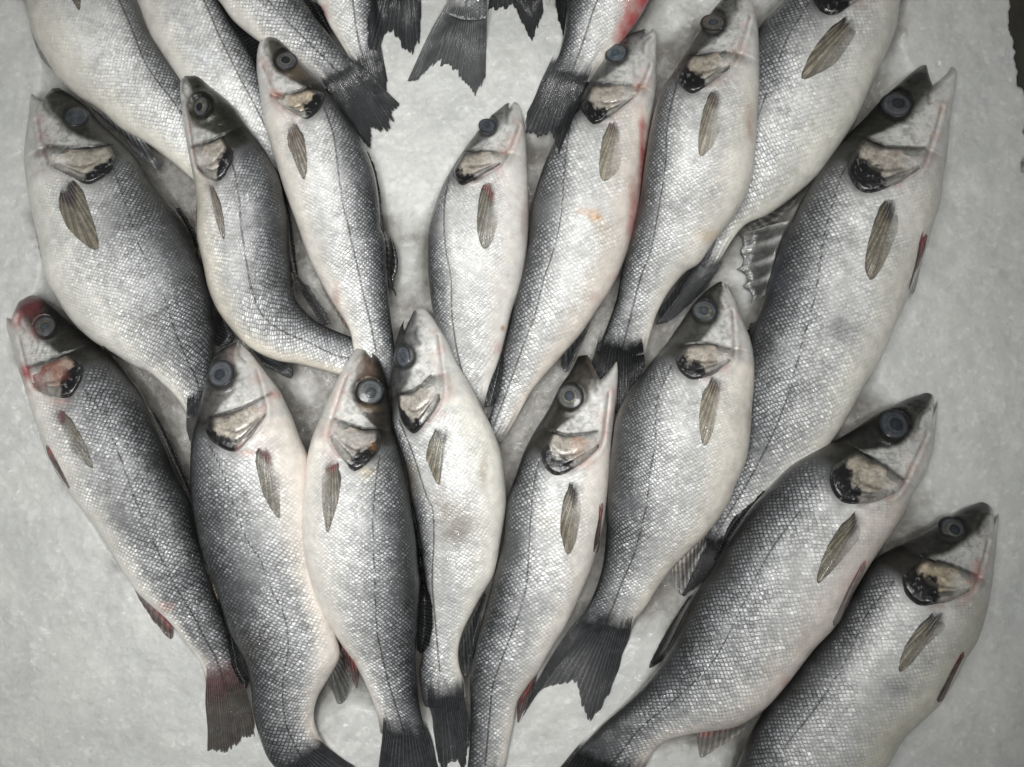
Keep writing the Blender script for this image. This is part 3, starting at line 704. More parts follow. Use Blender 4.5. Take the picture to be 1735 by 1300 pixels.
fish(label="fish with glassy round eye and narrow dark striped side fin, lower row", bk=0.08, mw=0.22, dark=1.15, belly=(0.74, 0.71, 0.66), head=1.05, crown=(0.05,0.043,0.036),
     d=[(630,597),(642,608),(651,631),(657,654),(663,698),(665,723),(675,758),(686,804),(697,862),(705,920),(708,960),(711,988),(708,1058),(704,1110),(707,1162),(711,1196),(722,1240),(732,1266)],
     v=[(609,588),(602,593),(588,615),(572,642),(556,677),(546,700),(531,735),(522,769),(517,804),(513,850),(512,896),(515,931),(522,965),(531,998),(546,1035),(560,1060),(578,1090),(602,1125),(624,1169),(638,1207),(646,1250)],
     mouth=(619,606), eye=(627,664,22), P=[(646,728),(608,723),(568,710)], O=[(646,756),(631,779),(599,799),(575,771),(556,744)], tipb=0.40, iris=(0.13,0.14,0.145), ring=(0.20,0.21,0.21), pupil=(0.04,0.046,0.05), gold=(0.48,0.43,0.36),
     gspots=[(630,755,9,RUST,0.3)],
     L=[(644,772),(636,827),(632,885),(633,931),(636,998),(635,988),(640,1075),(655,1144),(676,1214),(688,1255)],
     spots=[(618,620,(20,30),(0.22,0.15,0.11),0.5),(622,690,(26,8),(0.2,0.14,0.09),0.5),(560,725,(14,20),(0.6,0.45,0.4),0.5),(622,800,16,(0.5,0.4,0.24),0.4),(600,1120,8,PINK,0.7)],
     dorsal_fin=[([(688,850),(712,985)],[(696,850),(706,900),(716,950),(720,988)],"black",{}),([(712,985),(706,1100)],[(720,985),(731,1018),(732,1070),(722,1102),(712,1108)],"black",{"lift":0.002})],
     anal_fin=[([(562,1062),(606,1128)],[(570,1082),(580,1108),(594,1146),(605,1169),(609,1145)],"red",{"n":8})],
     pectoral_fin=[([(577,780),(548,792)],[(578,812),(573,850),(564,880),(555,904),(549,880),(545,845),(545,812)],"purple",{"fade":0.3})],
     tail_fin=[([(729,1252),(646,1238)],[(745,1310),(740,1390),(690,1350),(645,1385),(640,1310)],"dark",{"n":20})])


# ------------------------------------------------------------------ the setting
n1, n2 = 1050, 900
ux = np.linspace(-0.70, 0.70, n1)
uy = np.linspace(-0.60, 0.60, n2)
X, Y = np.meshgrid(ux, uy)
# the fish have sunk in: between close packed bodies melt hollows are deepened to darken the gaps
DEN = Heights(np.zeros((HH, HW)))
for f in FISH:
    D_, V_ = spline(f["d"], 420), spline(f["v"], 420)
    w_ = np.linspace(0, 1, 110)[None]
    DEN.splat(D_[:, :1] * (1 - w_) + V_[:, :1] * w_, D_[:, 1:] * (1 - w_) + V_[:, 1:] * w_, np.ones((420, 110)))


def boxblur(A, half, times):
    for _ in range(times):
        for ax_ in (0, 1):
            c_ = np.cumsum(np.pad(A, [(half + 1, half) if a_ == ax_ else (0, 0) for a_ in (0, 1)], mode="edge"), axis=ax_)
            n_ = A.shape[ax_]
            sl1, sl0 = [slice(None)] * 2, [slice(None)] * 2
            sl1[ax_] = slice(2 * half, 2 * half + n_)
            sl0[ax_] = slice(0, n_)
            A = (c_[tuple(sl1)] - c_[tuple(sl0)]) / (2.0 * half)
    return A


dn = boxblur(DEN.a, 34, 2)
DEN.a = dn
Z = ice_z(X, Y) - 0.024 * sstep(0.45, 0.74, DEN.at(X / S + CX, CY - Y / S))
wet_shade = sstep(0.42, 0.70, DEN.at(X / S + CX, CY - Y / S) + 0.5 * (fbm(X / 0.03, Y / 0.03, 61, 4) - 0.5))  # meltwater slush plus shade between packed fish, painted into the ice colour
o = mesh_obj("ice_bed", np.stack([X, Y, Z], -1).reshape(-1, 3), grid_faces(n2, n1), M_ICE, attrs={"wet_shade": ("FLOAT", wet_shade.ravel())})
o["kind"] = "structure"
v = [(-3, -3, -0.046), (3, -3, -0.046), (3, 3, -0.046), (-3, 3, -0.046)]
o = mesh_obj("table", v, [(0, 1, 2, 3)], M_TABLE)
o["kind"] = "structure"


FINCOL = {  # base colour, edge colour, opacity at base, opacity at edge
    "dark": ((0.050, 0.052, 0.056), (0.040, 0.042, 0.046), 1.0, 0.88),
    "web": ((0.15, 0.15, 0.148), (0.13, 0.13, 0.127), 0.95, 0.80),
    "black": ((0.012, 0.013, 0.014), (0.016, 0.017, 0.018), 1.0, 0.95),
    "grey": ((0.16, 0.165, 0.17), (0.085, 0.09, 0.095), 1.0, 0.80),
    "olive": ((0.18, 0.15, 0.135), (0.31, 0.27, 0.20), 0.90, 0.60),
    "olivedark": ((0.09, 0.08, 0.078), (0.205, 0.18, 0.13), 0.98, 0.72),
    "purple": ((0.22, 0.11, 0.11), (0.22, 0.20, 0.16), 0.95, 0.66),
    "tan": ((0.24, 0.20, 0.17), (0.27, 0.24, 0.20), 0.9, 0.8),
    "pale": ((0.48, 0.44, 0.40), (0.34, 0.33, 0.32), 0.9, 0.6),
    "pink": ((0.45, 0.20, 0.18), (0.30, 0.27, 0.25), 0.9, 0.6),
    "red": ((0.26, 0.07, 0.07), (0.13, 0.09, 0.085), 1.0, 0.85),
    "redtail": ((0.13, 0.07, 0.07), (0.09, 0.08, 0.072), 1.0, 0.85),
    "clear": ((0.13, 0.13, 0.125), (0.11, 0.11, 0.105), 0.92, 0.74),
}


def add_fin(name, spec, root, loc, under, over, seed, zbase):
    base, tip, col = spec[0], spec[1], spec[2]
    opt = spec[3] if len(spec) > 3 else {}
    on = name == "pectoral_fin" or opt.get("on")
    size = linear(tip, 40)
    blen = np.linalg.norm(np.array(base[0], float) - np.array(base[-1], float))
    tl = np.abs(np.diff(size, axis=0)).sum()
    nr = opt.get("n", 8 if on else int(np.clip(tl / 7.0, 7, 26)))
    nb = nr * 4 + 1
    L = np.linalg.norm(np.mean(tip, 0) - np.mean(base, 0))
    na = int(np.clip(L / 3.0, 10, 50))
    if on and len(base) == 2:
        bm_ = np.mean(base, 0)
        td = np.mean(tip, 0) - bm_
        base = [tuple(0.72 * np.array(p_, float) + 0.28 * bm_) for p_ in base]
        base = [base[0], tuple(bm_ - td / np.linalg.norm(td) * 0.22 * blen), base[-1]]
    if name == "tail_fin":
        td = np.mean(tip, 0) - np.mean(base, 0)
        base = [tuple(np.array(p_, float) - td / np.linalg.norm(td) * 30.0) for p_ in base]
        bm_ = np.mean(base, 0)
        base = [tuple(0.86 * np.array(p_) + 0.14 * bm_) for p_ in base]
    Bp = spline(base, nb)
    Tp = (linear if name == "tail_fin" or opt.get("spiny") else spline)(tip, nb)
    rag = opt.get("rag", 7.0 if name == "tail_fin" else 1.5)
    a = np.linspace(0, 1, na)[:, None, None]
    b = np.linspace(0, 1, nb)
    ray = b * nr
    k = np.floor(ray).astype(int)
    rr = np.random.default_rng(seed)
    jit = rr.uniform(-1, 0.35, nr + 2)[k] * rag
    frac = ray - k
    notch = -(np.abs(frac - 0.5) * 2) ** 3 * rag * 0.45
    env = np.minimum(1, np.minimum(b, 1 - b) * 8 + 0.15)
    d = Tp - Bp
    ln = np.maximum(np.linalg.norm(d, axis=1), 1e-6)
    Tq = Tp + d / ln[:, None] * np.clip((jit + notch) * env, -0.5 * ln, None)[:, None]
    bulge = opt.get("bow", 0.0)
    P = Bp[None] * (1 - a) + Tq[None] * a
    # gentle sideways waver of the rays
    wv = (vnoise(a[..., 0] * 2.3 + seed, b[None] * 3.0, seed) - 0.5) * L * 0.05 * np.sin(a[..., 0] * math.pi)
    dn = np.stack([-d[:, 1], d[:, 0]], 1) / ln[:, None]
    P = P + dn[None] * (wv + bulge * np.sin(a[..., 0] * math.pi))[..., None]
    px, py = P[..., 0], P[..., 1]
    A = np.broadcast_to(a[..., 0], px.shape)
    Bb = np.broadcast_to(b[None], px.shape)
    ridge = 0.00028 * np.cos((Bb * nr - np.floor(Bb * nr) - 0.5) * 2 * math.pi)
    wav = (fbm(A * 2.0 + seed, Bb * 3.5, seed + 5, 2) - 0.5) * 0.004 * sstep(0, 0.5, A)
    if on:
        z = over.at(px, py) + 0.0005 + 0.0008 * sstep(0, 0.35, A) - 0.0004 * sstep(0.75, 1, A) + ridge * sstep(0, 0.2, A) + np.abs(wav) * 0.15
        z = z - 0.0004 * sstep(0.14, 0, A)
    else:
        hu = under.at(px, py)
        zb = zbase(Bp[:, 0], Bp[:, 1])[None]
        lift = opt.get("lift", 0.0)
        z = np.maximum(hu + 0.0010, zb * (1 - sstep(0.0, 0.75, A)) + (hu + 0.0016 + lift) * sstep(0.0, 0.75, A))
        if name == "tail_fin":
            zo = over.at(px, py)
            z = np.where(A < 0.6, np.maximum(z, np.where(zo > hu + 0.0004, zo + 0.0005, z)), z)
        z = z + ridge * (1 - 0.3 * A) * min(1.0, L / 45.0) * (0.4 if opt.get("spiny") else 1.0) + np.maximum(wav, -0.0006)
    if name == "tail_fin":
        for _ in range(10):
            zz = np.pad(z, 1, mode="edge")
            z = 0.5 * z + 0.25 * (zz[:-2, 1:-1] + zz[2:, 1:-1])
        z = np.where(A > 0.55, np.maximum(z, hu + 0.0008), z)
        z = np.where((A < 0.6) & (zo > hu + 0.0004), np.maximum(z, zo + 0.0004), z)
    if not opt.get("sharp"):
        for _ in range(2):
            zz = np.pad(z, 1, mode="edge")
            z = np.maximum(z - 0.0003, (zz[:-2, 1:-1] + zz[2:, 1:-1] + zz[1:-1, :-2] + zz[1:-1, 2:] + 2 * z) / 6)
    x, y = to_world(px, py, z)
    c0, c1, a0, a1 = FINCOL[col]
    t = sstep(0.10, 0.55, A + 0.25 * (vnoise(Bb * 5, A * 2, seed + 2) - 0.5))[..., None]
    if col in ("purple", "olivedark", "olive"):
        t = sstep(0.16, 0.36, A + 0.3 * (vnoise(Bb * 4, A * 3, seed + 2) - 0.5))[..., None]
    C = np.array(c0) * (1 - t) + np.array(c1) * t
    C = C * (0.8 + 0.5 * fbm(Bb * 6, A * 4, seed + 9, 3))[..., None]
    if opt.get("spiny"):
        C = C * (1 - 0.8 * sstep(0.90, 0.97, A))[..., None] * (1 + 0.8 * np.exp(-(np.abs(np.abs((Bb * nr) % 1.0 - 0.5) - 0.5) / 0.10) ** 2))[..., None]
    if on:
        C = C * (1 - 0.55 * sstep(0.16, 0.0, Bb) * sstep(0.05, 0.3, A))[..., None]
    al = (a0 * (1 - t[..., 0]) + a1 * t[..., 0])
    if name == "pectoral_fin" and opt.get("fade", 1):
        # the trailing rays are thin and clear
        side = Bb if opt.get("flip") else 1 - Bb
        al = np.clip(al * 1.12, 0, 1) * (1 - (0.35 + 0.63 * float(opt.get("fade", 1))) * sstep(0.30, 0.95, 1 - side - 0.10 * sstep(0.5, 1, A)))
    if on:
        st_ = fbm(Bb * nr * 0.8 + seed, A * 3.0, seed + 23, 3) - 0.5
        al = al * sstep(0.0, 0.20, A + 0.25 * st_ + 0.02) * (1 + 0.3 * st_)
    if name == "tail_fin":
        # scales thin out over the root of the fin in streaks
        st_ = fbm(Bb * nr * 0.9 + seed, A * 5.0, seed + 21, 3) - 0.5
        al = al * (1.0 if opt.get("solid") else sstep(0.0, 0.28, A + 0.20 * st_ + 0.02))
    al = 1 - np.sqrt(np.clip(1 - al, 0, 1))          # the fin has two faces
    top = np.stack([x, y, z], -1).reshape(-1, 3)
    thick = 0.0007 * (1 - 0.6 * A.ravel())
    bot = top - np.stack([np.zeros_like(thick), np.zeros_like(thick), thick], 1)
    n = len(top)
    F1 = grid_faces(na, nb)
    F2 = F1[:, ::-1] + n
    rim = []
    idx = np.arange(n).reshape(na, nb)
    loop = np.concatenate([idx[0, :], idx[1:, -1], idx[-1, -2::-1], idx[-2:0:-1, 0]])
    l2 = np.roll(loop, -1)
    rim = np.stack([loop, loop + n, l2 + n, l2], 1)
    rv = np.stack([Bb * nr, A, np.zeros_like(A)], -1).reshape(-1, 3)
    pig = rgba(C, al).reshape(-1, 4)
    o = mesh_obj(name, np.vstack([top, bot]), np.vstack([F1[:, ::-1], F2[:, ::-1], rim]), M_FIN, root, loc,
                 {"pig": ("FLOAT_COLOR", np.vstack([pig, pig])), "ray": ("FLOAT_VECTOR", np.vstack([rv, rv]))}, closed=True)
    return px, py, z


def build_fish(idx, f):
    seed = 100 + idx * 17
    rr = np.random.default_rng(seed)
    dors = np.array(f["d"], float)
    vent = np.array(f["v"], float)
    Ltot = 0.5 * (np.abs(np.linalg.norm(np.diff(dors, axis=0), axis=1)).sum() + np.linalg.norm(np.diff(vent, axis=0), axis=1).sum())
    n = int(Ltot / 2.0)
    D = spline(dors, n)
    Vn = spline(vent, n)
    t = np.linspace(0, 1, n)
    hw = 0.5 * np.linalg.norm(D - Vn, axis=1)
    # widen the end of the snout smoothly
    hwS = np.convolve(np.pad(hw, 12, mode="edge"), np.hanning(25) / np.hanning(25).sum(), mode="valid")
    prof = np.interp(t, [0, 0.03, 0.10, 0.25, 0.45, 0.7, 0.88, 0.97, 1.0], [0.50, 0.60, 0.62, 0.60, 0.58, 0.56, 0.44, 0.20, 0.03])
    hth = hwS * S * prof * 1.08 * f.get("thick", 1.0)
    mt = 76
    mb = 26
    th = np.concatenate([np.linspace(0, math.pi, mt), np.linspace(math.pi, 2 * math.pi, mb + 2)[1:-1]])
    q = -np.cos(th)                       # -1 back .. +1 belly
    top = np.arange(len(th)) < mt
    cs = np.where(top, (1 - np.abs(q) ** 2.25).clip(0) ** 0.5, -0.72 * (1 - np.abs(q) ** 2.6).clip(0) ** 0.5)
    M = len(th)
    Q = np.broadcast_to(q[None], (n, M))
    V01 = (Q + 1) / 2
    # mouth: the front edge is pulled back between the two jaws
    shift = np.zeros((n, M))
    T = np.broadcast_to(t[:, None], (n, M))
    g = f.get("mouth")
    C0 = 0.5 * (D + Vn)
    if g is not None:
        e = Vn[0] - D[0]
        qm = np.clip(((np.array(g) - D[0]) @ e) / (e @ e + 1e-9), 0.15, 0.85)
        ax = C0[12] - C0[0]
        ax = ax / np.linalg.norm(ax)
        depth = max((np.array(g) - D[0] - qm * e) @ ax, 0) / Ltot * 1.65
        w = 1 - np.abs(V01 - qm) / f.get("mw", 0.30)
        # blunt rounded jaws
        w = np.clip(w, 0, 1) ** 1.15
        shift = depth * w
    Tn = T + shift * np.clip(1 - T / 0.17, 0, 1)
    # rounded snout outline
    Tn = Tn + (0.012 * np.abs(Q) ** 3 if g is None else 0.005 * np.abs(Q) ** 6) * np.clip(1 - T / 0.06, 0, 1)
    # tail end bows out a little in the middle
    Tn = Tn - 0.020 * np.abs(Q) ** 2 * sstep(0.9, 1, T) * 0.6
    ti = np.clip(Tn, 0, 1) * (n - 1)
    i0 = np.clip(ti.astype(int), 0, n - 2)
    fr = ti - i0
    dx = D[i0, 0] * (1 - fr) + D[i0 + 1, 0] * fr
    dy = D[i0, 1] * (1 - fr) + D[i0 + 1, 1] * fr
    vx = Vn[i0, 0] * (1 - fr) + Vn[i0 + 1, 0] * fr
    vy = Vn[i0, 1] * (1 - fr) + Vn[i0 + 1, 1] * fr
    PX = dx * (1 - V01) + vx * V01
    PY = dy * (1 - V01) + vy * V01
    hT = np.interp(Tn, t, hth)
    close = np.sqrt(np.clip(1 - (1 - np.clip(T / 0.035, 0, 1)) ** 2, 0, 1)) * 0.94 + 0.06
    zrel = hT * cs[None] * close
    # lift over what already lies there
    zc0 = ICE.at(C0[:, 0], C0[:, 1])
    zc0 = np.convolve(np.pad(zc0, 60, mode="edge"), np.ones(121) / 121, mode="valid")
    zmid = zc0 + 0.78 * hth + 0.0015 + f.get("up", 0.0)
    zb = zmid[:, None] + zrel
    tol = np.where(np.abs(Q) > 0.72, 0.010, 0.0035)
    need = np.where((np.abs(Q) < 0.92) & (cs[None] < 0), H.at(PX, PY) - zb - tol, -1)
    need = np.clip(need.max(1), 0, f.get("maxlift", 0.022))
    step = Ltot / n * S
    sl = 0.10
    lift = need.copy()
    for i in range(1, n):
        lift[i] = max(lift[i], lift[i - 1] - sl * step)
    for i in range(n - 2, -1, -1):
        lift[i] = max(lift[i], lift[i + 1] - sl * step)
    lift = np.convolve(np.pad(lift, 20, mode="edge"), np.hanning(41) / np.hanning(41).sum(), mode="valid")
    zmid = zmid + lift
    ZM = np.broadcast_to(zmid[:, None], (n, M))
    ZM = np.interp(Tn, t, zmid)
    x, y = to_world(PX, PY, ZM)
    z = ZM + zrel
    qx, qy = to_px(x, y, z)               # where each point of the skin appears
    topm = np.broadcast_to(top[None], (n, M))
    # ---------------- soft unevenness and head relief
    z = z + np.where(topm, (fbm(PX / 46.0, PY / 46.0, seed, 3) - 0.5) * 0.0032 * (cs[None] > 0) * cs[None].clip(0), 0)
    P = f.get("P")
    O = f.get("O")
    eye = f.get("eye")
    seg_t = np.ones((n, M)) * 0.0
    behindP = behindO = None
    if P is not None:
        Pc = spline(P, 40)
        Oc = spline(O, 60)

        def tof(curve):
            """station at which the curve crosses, as a function of v (0..1)"""
            d2 = (qx[:, :mt, None] - curve[None, None, ::3, 0]) ** 2 + (qy[:, :mt, None] - curve[None, None, ::3, 1]) ** 2
            k = d2.reshape(-1, d2.shape[-1]).argmin(0)
            tt = t[k // mt]
            vv = V01[0, :mt][k % mt]
            o_ = np.argsort(vv)
            vv, tt = vv[o_], tt[o_]
            return np.interp(V01, vv, tt)
        tP = tof(Pc)
        tO = tof(Oc)
        dP = dist_poly(qx, qy, Pc)
        behindP = (T - tP) * Ltot
        behindO = (T - tO) * Ltot
        cheek = np.where(behindP < 0, np.exp(behindP / 16.0), 0)
        edgein = np.clip(1 - np.abs(Q) ** 4, 0, 1)
        z = z + topm * edgein * (0.0016 * cheek - 0.0007 * np.exp(-(dP / 3.5) ** 2))
        if g is not None:
            eM = np.array(g) * 0.62 + np.array(P[-1]) * 0.26 + np.array(eye[:2] if eye else g) * 0.12
            sidev = np.array(P[-1], float) - np.array(g)
            mx = dist_poly(qx, qy, spline([g, tuple(0.5 * (np.array(g) + eM) + 0.06 * np.array([-sidev[1], sidev[0]])), tuple(eM)], 12))
        else:
            mx = np.full((n, M), 99.0)
        z = z + topm * (0.0009 * np.exp(-((mx - 7.0) / 4.0) ** 2) - 0.0010 * np.exp(-(mx / 2.6) ** 2))
        kj = int(0.085 * n)
        throat = Vn[kj] * 0.86 + D[kj] * 0.14
        O_ = np.array(O, float)
        fold1 = spline([O_[-2], O_[-1], 0.5 * (O_[-1] + throat) + 0.10 * (Vn[int(0.14 * n)] - O_[-1]), throat], 24)
        inw = np.array(P[-1], float) - O_[-1]
        fold2 = spline([O_[-2] * 0.6 + O_[-3] * 0.4 + 0.12 * inw, O_[-1] + 0.22 * inw, 0.5 * (O_[-1] + throat) + 0.10 * inw], 24)
        fx = np.minimum(dist_poly(qx, qy, fold1), 1.4 + dist_poly(qx, qy, fold2))
        z = z + topm * (0.0009 * np.exp(-((fx - 6.0) / 4.5) ** 2) - 0.0012 * np.exp(-(fx / 2.4) ** 2)) * np.clip(1 - np.abs(Q) ** 6, 0, 1)
        nos = np.full((n, M), 99.0)
        if eye is not None:
            ev = np.array(eye[:2], float)
            for fk, off in ((0.40, 0.10), (0.52, 0.12)):
                pn = ev * (1 - fk) + D[4] * fk + off * (D[int(0.06 * n)] - ev)
                nos = np.minimum(nos, np.hypot(qx - pn[0], qy - pn[1]) / (2.6 if fk > 0.5 else 2.0))
        z = z - topm * 0.0007 * np.exp(-(nos / 1.1) ** 2)
    if eye is not None:
        er = np.hypot(qx - eye[0], qy - eye[1]) / eye[2]
        z = z + topm * (0.0012 * np.exp(-((er - 1.25) / 0.25) ** 2) - 0.0022 * sstep(1.12, 0.8, er))
    # ---------------- lateral line
    LL = f.get("L")
    if LL is not None:
        Lc = spline(LL, 160)
        ld = dist_poly(qx, qy, Lc[::2])
        d2 = (qx[::2, :mt:2, None] - Lc[None, None, ::8, 0]) ** 2 + (qy[::2, :mt:2, None] - Lc[None, None, ::8, 1]) ** 2
        k = d2.reshape(-1, d2.shape[-1]).argmin(0)
        sh = d2.shape
        tk = t[::2][k // sh[1]]
        vk = V01[0, :mt:2][k % sh[1]]
        o_ = np.argsort(tk)
        vLL = np.interp(t, tk[o_], vk[o_])
        vLL = np.convolve(np.pad(vLL, 15, mode="edge"), np.ones(31) / 31, mode="valid")
    else:
        ld = np.full((n, M), 30.0)
        vLL = np.full(n, 0.38)
    ld = np.where(topm, np.clip(ld, 0, 30), 30)
    # ---------------- pigment
    dk = f.get("dark", 1.0)
    s = V01 / np.maximum(vLL[:, None], 0.12)
    wob = (fbm(PX / 30, PY / 30, seed + 3, 3) - 0.5)
    se = (s + wob * 0.26) / dk
    vb = np.clip((V01 - vLL[:, None]) / (1 - vLL[:, None]), 0, 1)
    stops = [0.0, 0.14, 0.45, 0.85, 1.15, 1.7]
    cols = np.array([(0.012, 0.0125, 0.0125), (0.040, 0.042, 0.044), (0.118, 0.122, 0.127), (0.230, 0.233, 0.236), (0.36, 0.361, 0.358), (0.52, 0.520, 0.51)])
    body = np.stack([np.interp(se, stops, cols[:, c]) for c in range(3)], -1)
    warm = 1.08 * np.array(f.get("belly", (0.70, 0.675, 0.625)))
    bw = sstep(0.34, 0.92, vb + wob * 0.25)[..., None]
    body = body * (1 - bw) + warm * bw
    sh = f.get("tone", 1.0)
    body = body * sh
    R = sstep(0.98, 0.46, vb + wob * 0.30) * sstep(0.0, 0.05, V01)
    G = np.interp(se, [0, 0.5, 1.0, 1.5, 2.2], [1.0, 0.95, 0.62, 0.34, 0.14]) * f.get("net", 1.0)
    B = np.interp(vb, [0, 0.3, 0.8, 1.0], [0.9, 0.8, 0.35, 0.1]) * sstep(0.05, 0.3, V01)
    # tail end turns to the colour of the fin
    tend = f.get("tailcol", (0.05, 0.052, 0.057))
    stk = vnoise(V01 * 22.0 + seed, T * 9.0, seed + 4) - 0.5
    tm = sstep(0.90, 1.0, T + wob * 0.06 + stk * 0.06 - 0.014 * (1 - np.abs(Q)))[..., None]
    tm = tm * 0.8
    body = body * (1 - tm) + np.array(tend) * tm
    R = R * (1 - 0.7 * tm[..., 0])
    if P is not None:
        head = np.zeros(body.shape)
        v_e = 0.30
        if eye is not None:
            kk = ((qx[:, :mt] - eye[0]) ** 2 + (qy[:, :mt] - eye[1]) ** 2).argmin()
            v_e = V01[0, :mt][kk % mt]
        hv = (V01 - v_e) / max(1 - v_e, 0.2) + wob * 0.16
        hd = f.get("head", 1.0)
        hs = [-0.5, -0.10, 0.10, 0.24, 0.50, 0.72, 1.0]
        top_c = np.array(f.get("crown", (0.040, 0.040, 0.034)))
        hc = np.array([top_c * 0.6, top_c, top_c * 2.2, (0.33, 0.325, 0.295), (0.54, 0.535, 0.50), (0.63, 0.615, 0.58), (0.66, 0.64, 0.60)])
        hc[3:5] *= hd
        head = np.stack([np.interp(hv, hs, hc[:, c]) for c in range(3)], -1)
        if eye is not None:
            dPd = ((qx[:, :mt] - P[0][0]) ** 2 + (qy[:, :mt] - P[0][1]) ** 2).argmin()
            v_p, t_p = V01[0, :mt][dPd % mt], t[dPd // mt]
            t_e = t[kk // mt]
            wid = np.linalg.norm(D[kk // mt] - Vn[kk // mt])
            v_u = v_e + 1.05 * eye[2] / wid
            vc = np.interp(T, [0.0, 0.6 * t_e, t_e, t_e + 0.35 * (t_p - t_e), max(t_p, t_e + 0.02)], [0.58, 0.52, v_u + 0.06, v_u, v_p + 0.045])
            soft = np.interp(T, [0, t_e, t_p], [0.16, 0.08, 0.025])
            ck = sstep(-1, 1, (V01 - vc + wob * 0.10) / soft) * sstep(3, -3, behindP)
            cc = np.clip((V01 - vc) / np.maximum(1 - vc, 0.1), 0, 1)
            silver = np.stack([np.interp(cc, [0, 0.25, 0.6, 1.0], [(0.54, 0.62, 0.66, 0.68)[q_] * f_ for q_ in range(4)]) for f_ in (1.0, 0.99, 0.95)], -1) * min(1.0, 0.35 + 0.65 * hd)
            dk_ = np.stack([np.interp(hv, [-0.5, 0.0, 0.35, 1.0], [top_c[q_] * f_ for f_ in (0.6, 1.0, 1.7, 3.0)]) for q_ in range(3)], -1)
            bp = sstep(-6, 4, behindP)[..., None]           # behind the cheek plate the old gradient goes on
            front = dk_ * (1 - ck[..., None]) + silver * ck[..., None]
            head = front * (1 - bp) + head * bp
        # darker snout
        sn = sstep(0.055, 0.0, T) * sstep(0.62, 0.40, V01)
        head = head * (1 - 0.6 * sn[..., None])
        jaw = sstep(0.02, 0.0, T) * sstep(0.62, 0.75, V01)
        head = head * (1 - 0.45 * jaw[..., None])
        # speckle on cheek
        spk = sstep(0.48, 0.66, fbm(PX / 5, PY / 5, seed + 8, 3)) * sstep(1.0, 0.25, hv)
        head = head * (1 - 0.35 * spk[..., None])
        groove = np.exp(-(dP / 3.2) ** 2) * np.clip(1 - np.abs(Q) ** 8, 0, 1)
        strip = sstep(-2, 4, behindP) * sstep(26, 6, behindP) * sstep(0.95, 0.6, V01)
        head = head * (1 - 0.55 * strip[..., None])
        hm = sstep(6, -10, behindO + 5 * wob)[..., None]
        # nape: the scaled back starts gradually
        body = body * (1 - hm) + head * hm
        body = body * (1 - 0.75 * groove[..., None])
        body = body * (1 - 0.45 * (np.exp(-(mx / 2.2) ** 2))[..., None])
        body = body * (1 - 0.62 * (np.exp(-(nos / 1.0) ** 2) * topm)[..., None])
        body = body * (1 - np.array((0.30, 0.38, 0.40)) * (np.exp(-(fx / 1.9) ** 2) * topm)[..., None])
        pinkm = (sstep(26, 4, fx) * sstep(0.42, 0.66, fbm(PX / 16, PY / 16, seed + 31, 3)) * topm * 0.35)[..., None]
        body = body * (1 - pinkm * np.array((0.10, 0.42, 0.46)))
        dO = dist_poly(qx, qy, Oc[:38])
        rim_ = sstep(11, 1, dO + 9 * (fbm(PX / 10, PY / 10, seed + 44, 3) - 0.5)) * topm
        body = body * (1 - 0.32 * rim_[..., None])
        R = R * sstep(-6, 26, behindO + 8 * wob)
        R = np.maximum(R, 0.42 * hm[..., 0] * sstep(0.08, 0.22, hv) * sstep(0.85, 0.5, hv) * sstep(0.06, 0.14, T))
        G = G * (1 - 0.5 * hm[..., 0])
        B = B * (1 - 0.35 * hm[..., 0])
        dark_shoulder = sstep(34, 0, behindO) * sstep(0.40, 0.12, V01)
        body = body * (1 - 0.4 * dark_shoulder[..., None])
    if eye is not None:
        ring = np.exp(-((er - 1.10) / 0.20) ** 2)
        body = body * (1 - 0.72 * ring[..., None])
    for (sx, sy, sr, sc, st) in f.get("spots", ()):
        rx, ry = sr if isinstance(sr, tuple) else (sr, sr)
        dd = np.hypot((qx - sx) / rx, (qy - sy) / ry)
        k = np.clip(st * sstep(1.35, 0.05, dd + 0.55 * (fbm(PX / 22, PY / 22, seed + 11, 4) - 0.5) * 2) * topm * (0.75 + 0.5 * fbm(PX / 6, PY / 6, seed + 12, 2)), 0, 1)[..., None]
        body = body * (1 - k) + np.array(sc) * k
    for spec in f.get("pectoral_fin", ()):
        bc = np.mean(np.array(spec[0], float), 0)
        tdir = np.mean(np.array(spec[1], float), 0) - bc
        tdir = tdir / np.linalg.norm(tdir)
        al_ = (qx - bc[0]) * tdir[0] + (qy - bc[1]) * tdir[1]
        pe_ = -(qx - bc[0]) * tdir[1] + (qy - bc[1]) * tdir[0]
        dd = np.hypot((al_ - 5) / 15.0, pe_ / 17.0) + 0.5 * (fbm(PX / 9, PY / 9, seed + 40, 3) - 0.5)
        k = (0.42 * sstep(1.15, 0.2, dd) * topm)[..., None]
        rootc = np.array((0.15, 0.075, 0.075) if spec[2] == "purple" else (0.10, 0.092, 0.092))
        body = body * (1 - k) + rootc * k
    body = np.clip(body, 0.004, 0.9)
    # ---------------- scale coordinates (in scales)
    mid = np.concatenate([[0], np.cumsum(np.linalg.norm(np.diff(C0, axis=0), axis=1))])
    per = f.get("scale", np.clip(Ltot * 0.0112, 6.8, 9.0))
    arc = np.concatenate([np.zeros((n, 1)), np.cumsum(np.hypot(np.hypot(np.diff(x, axis=1), np.diff(y, axis=1)), np.diff(z, axis=1)), axis=1)], 1) / S
    uu = mid[:, None] / (per * 0.90) + 0 * arc
    vv = arc / (per * 1.12)
    suv = np.stack([uu + vv + seed, uu - vv, np.zeros_like(uu)], -1)
    # ---------------- objects
    mc = n // 2
    base_xy = to_world(C0[mc, 0], C0[mc, 1], zmid[mc])
    loc = (base_xy[0], base_xy[1], float(ICE.at(C0[mc, 0], C0[mc, 1])))
    root = bpy.data.objects.new("fish", None)
    root.empty_display_size = 0.05
    root.location = loc
    SC.collection.objects.link(root)
    root["label"] = f["label"]
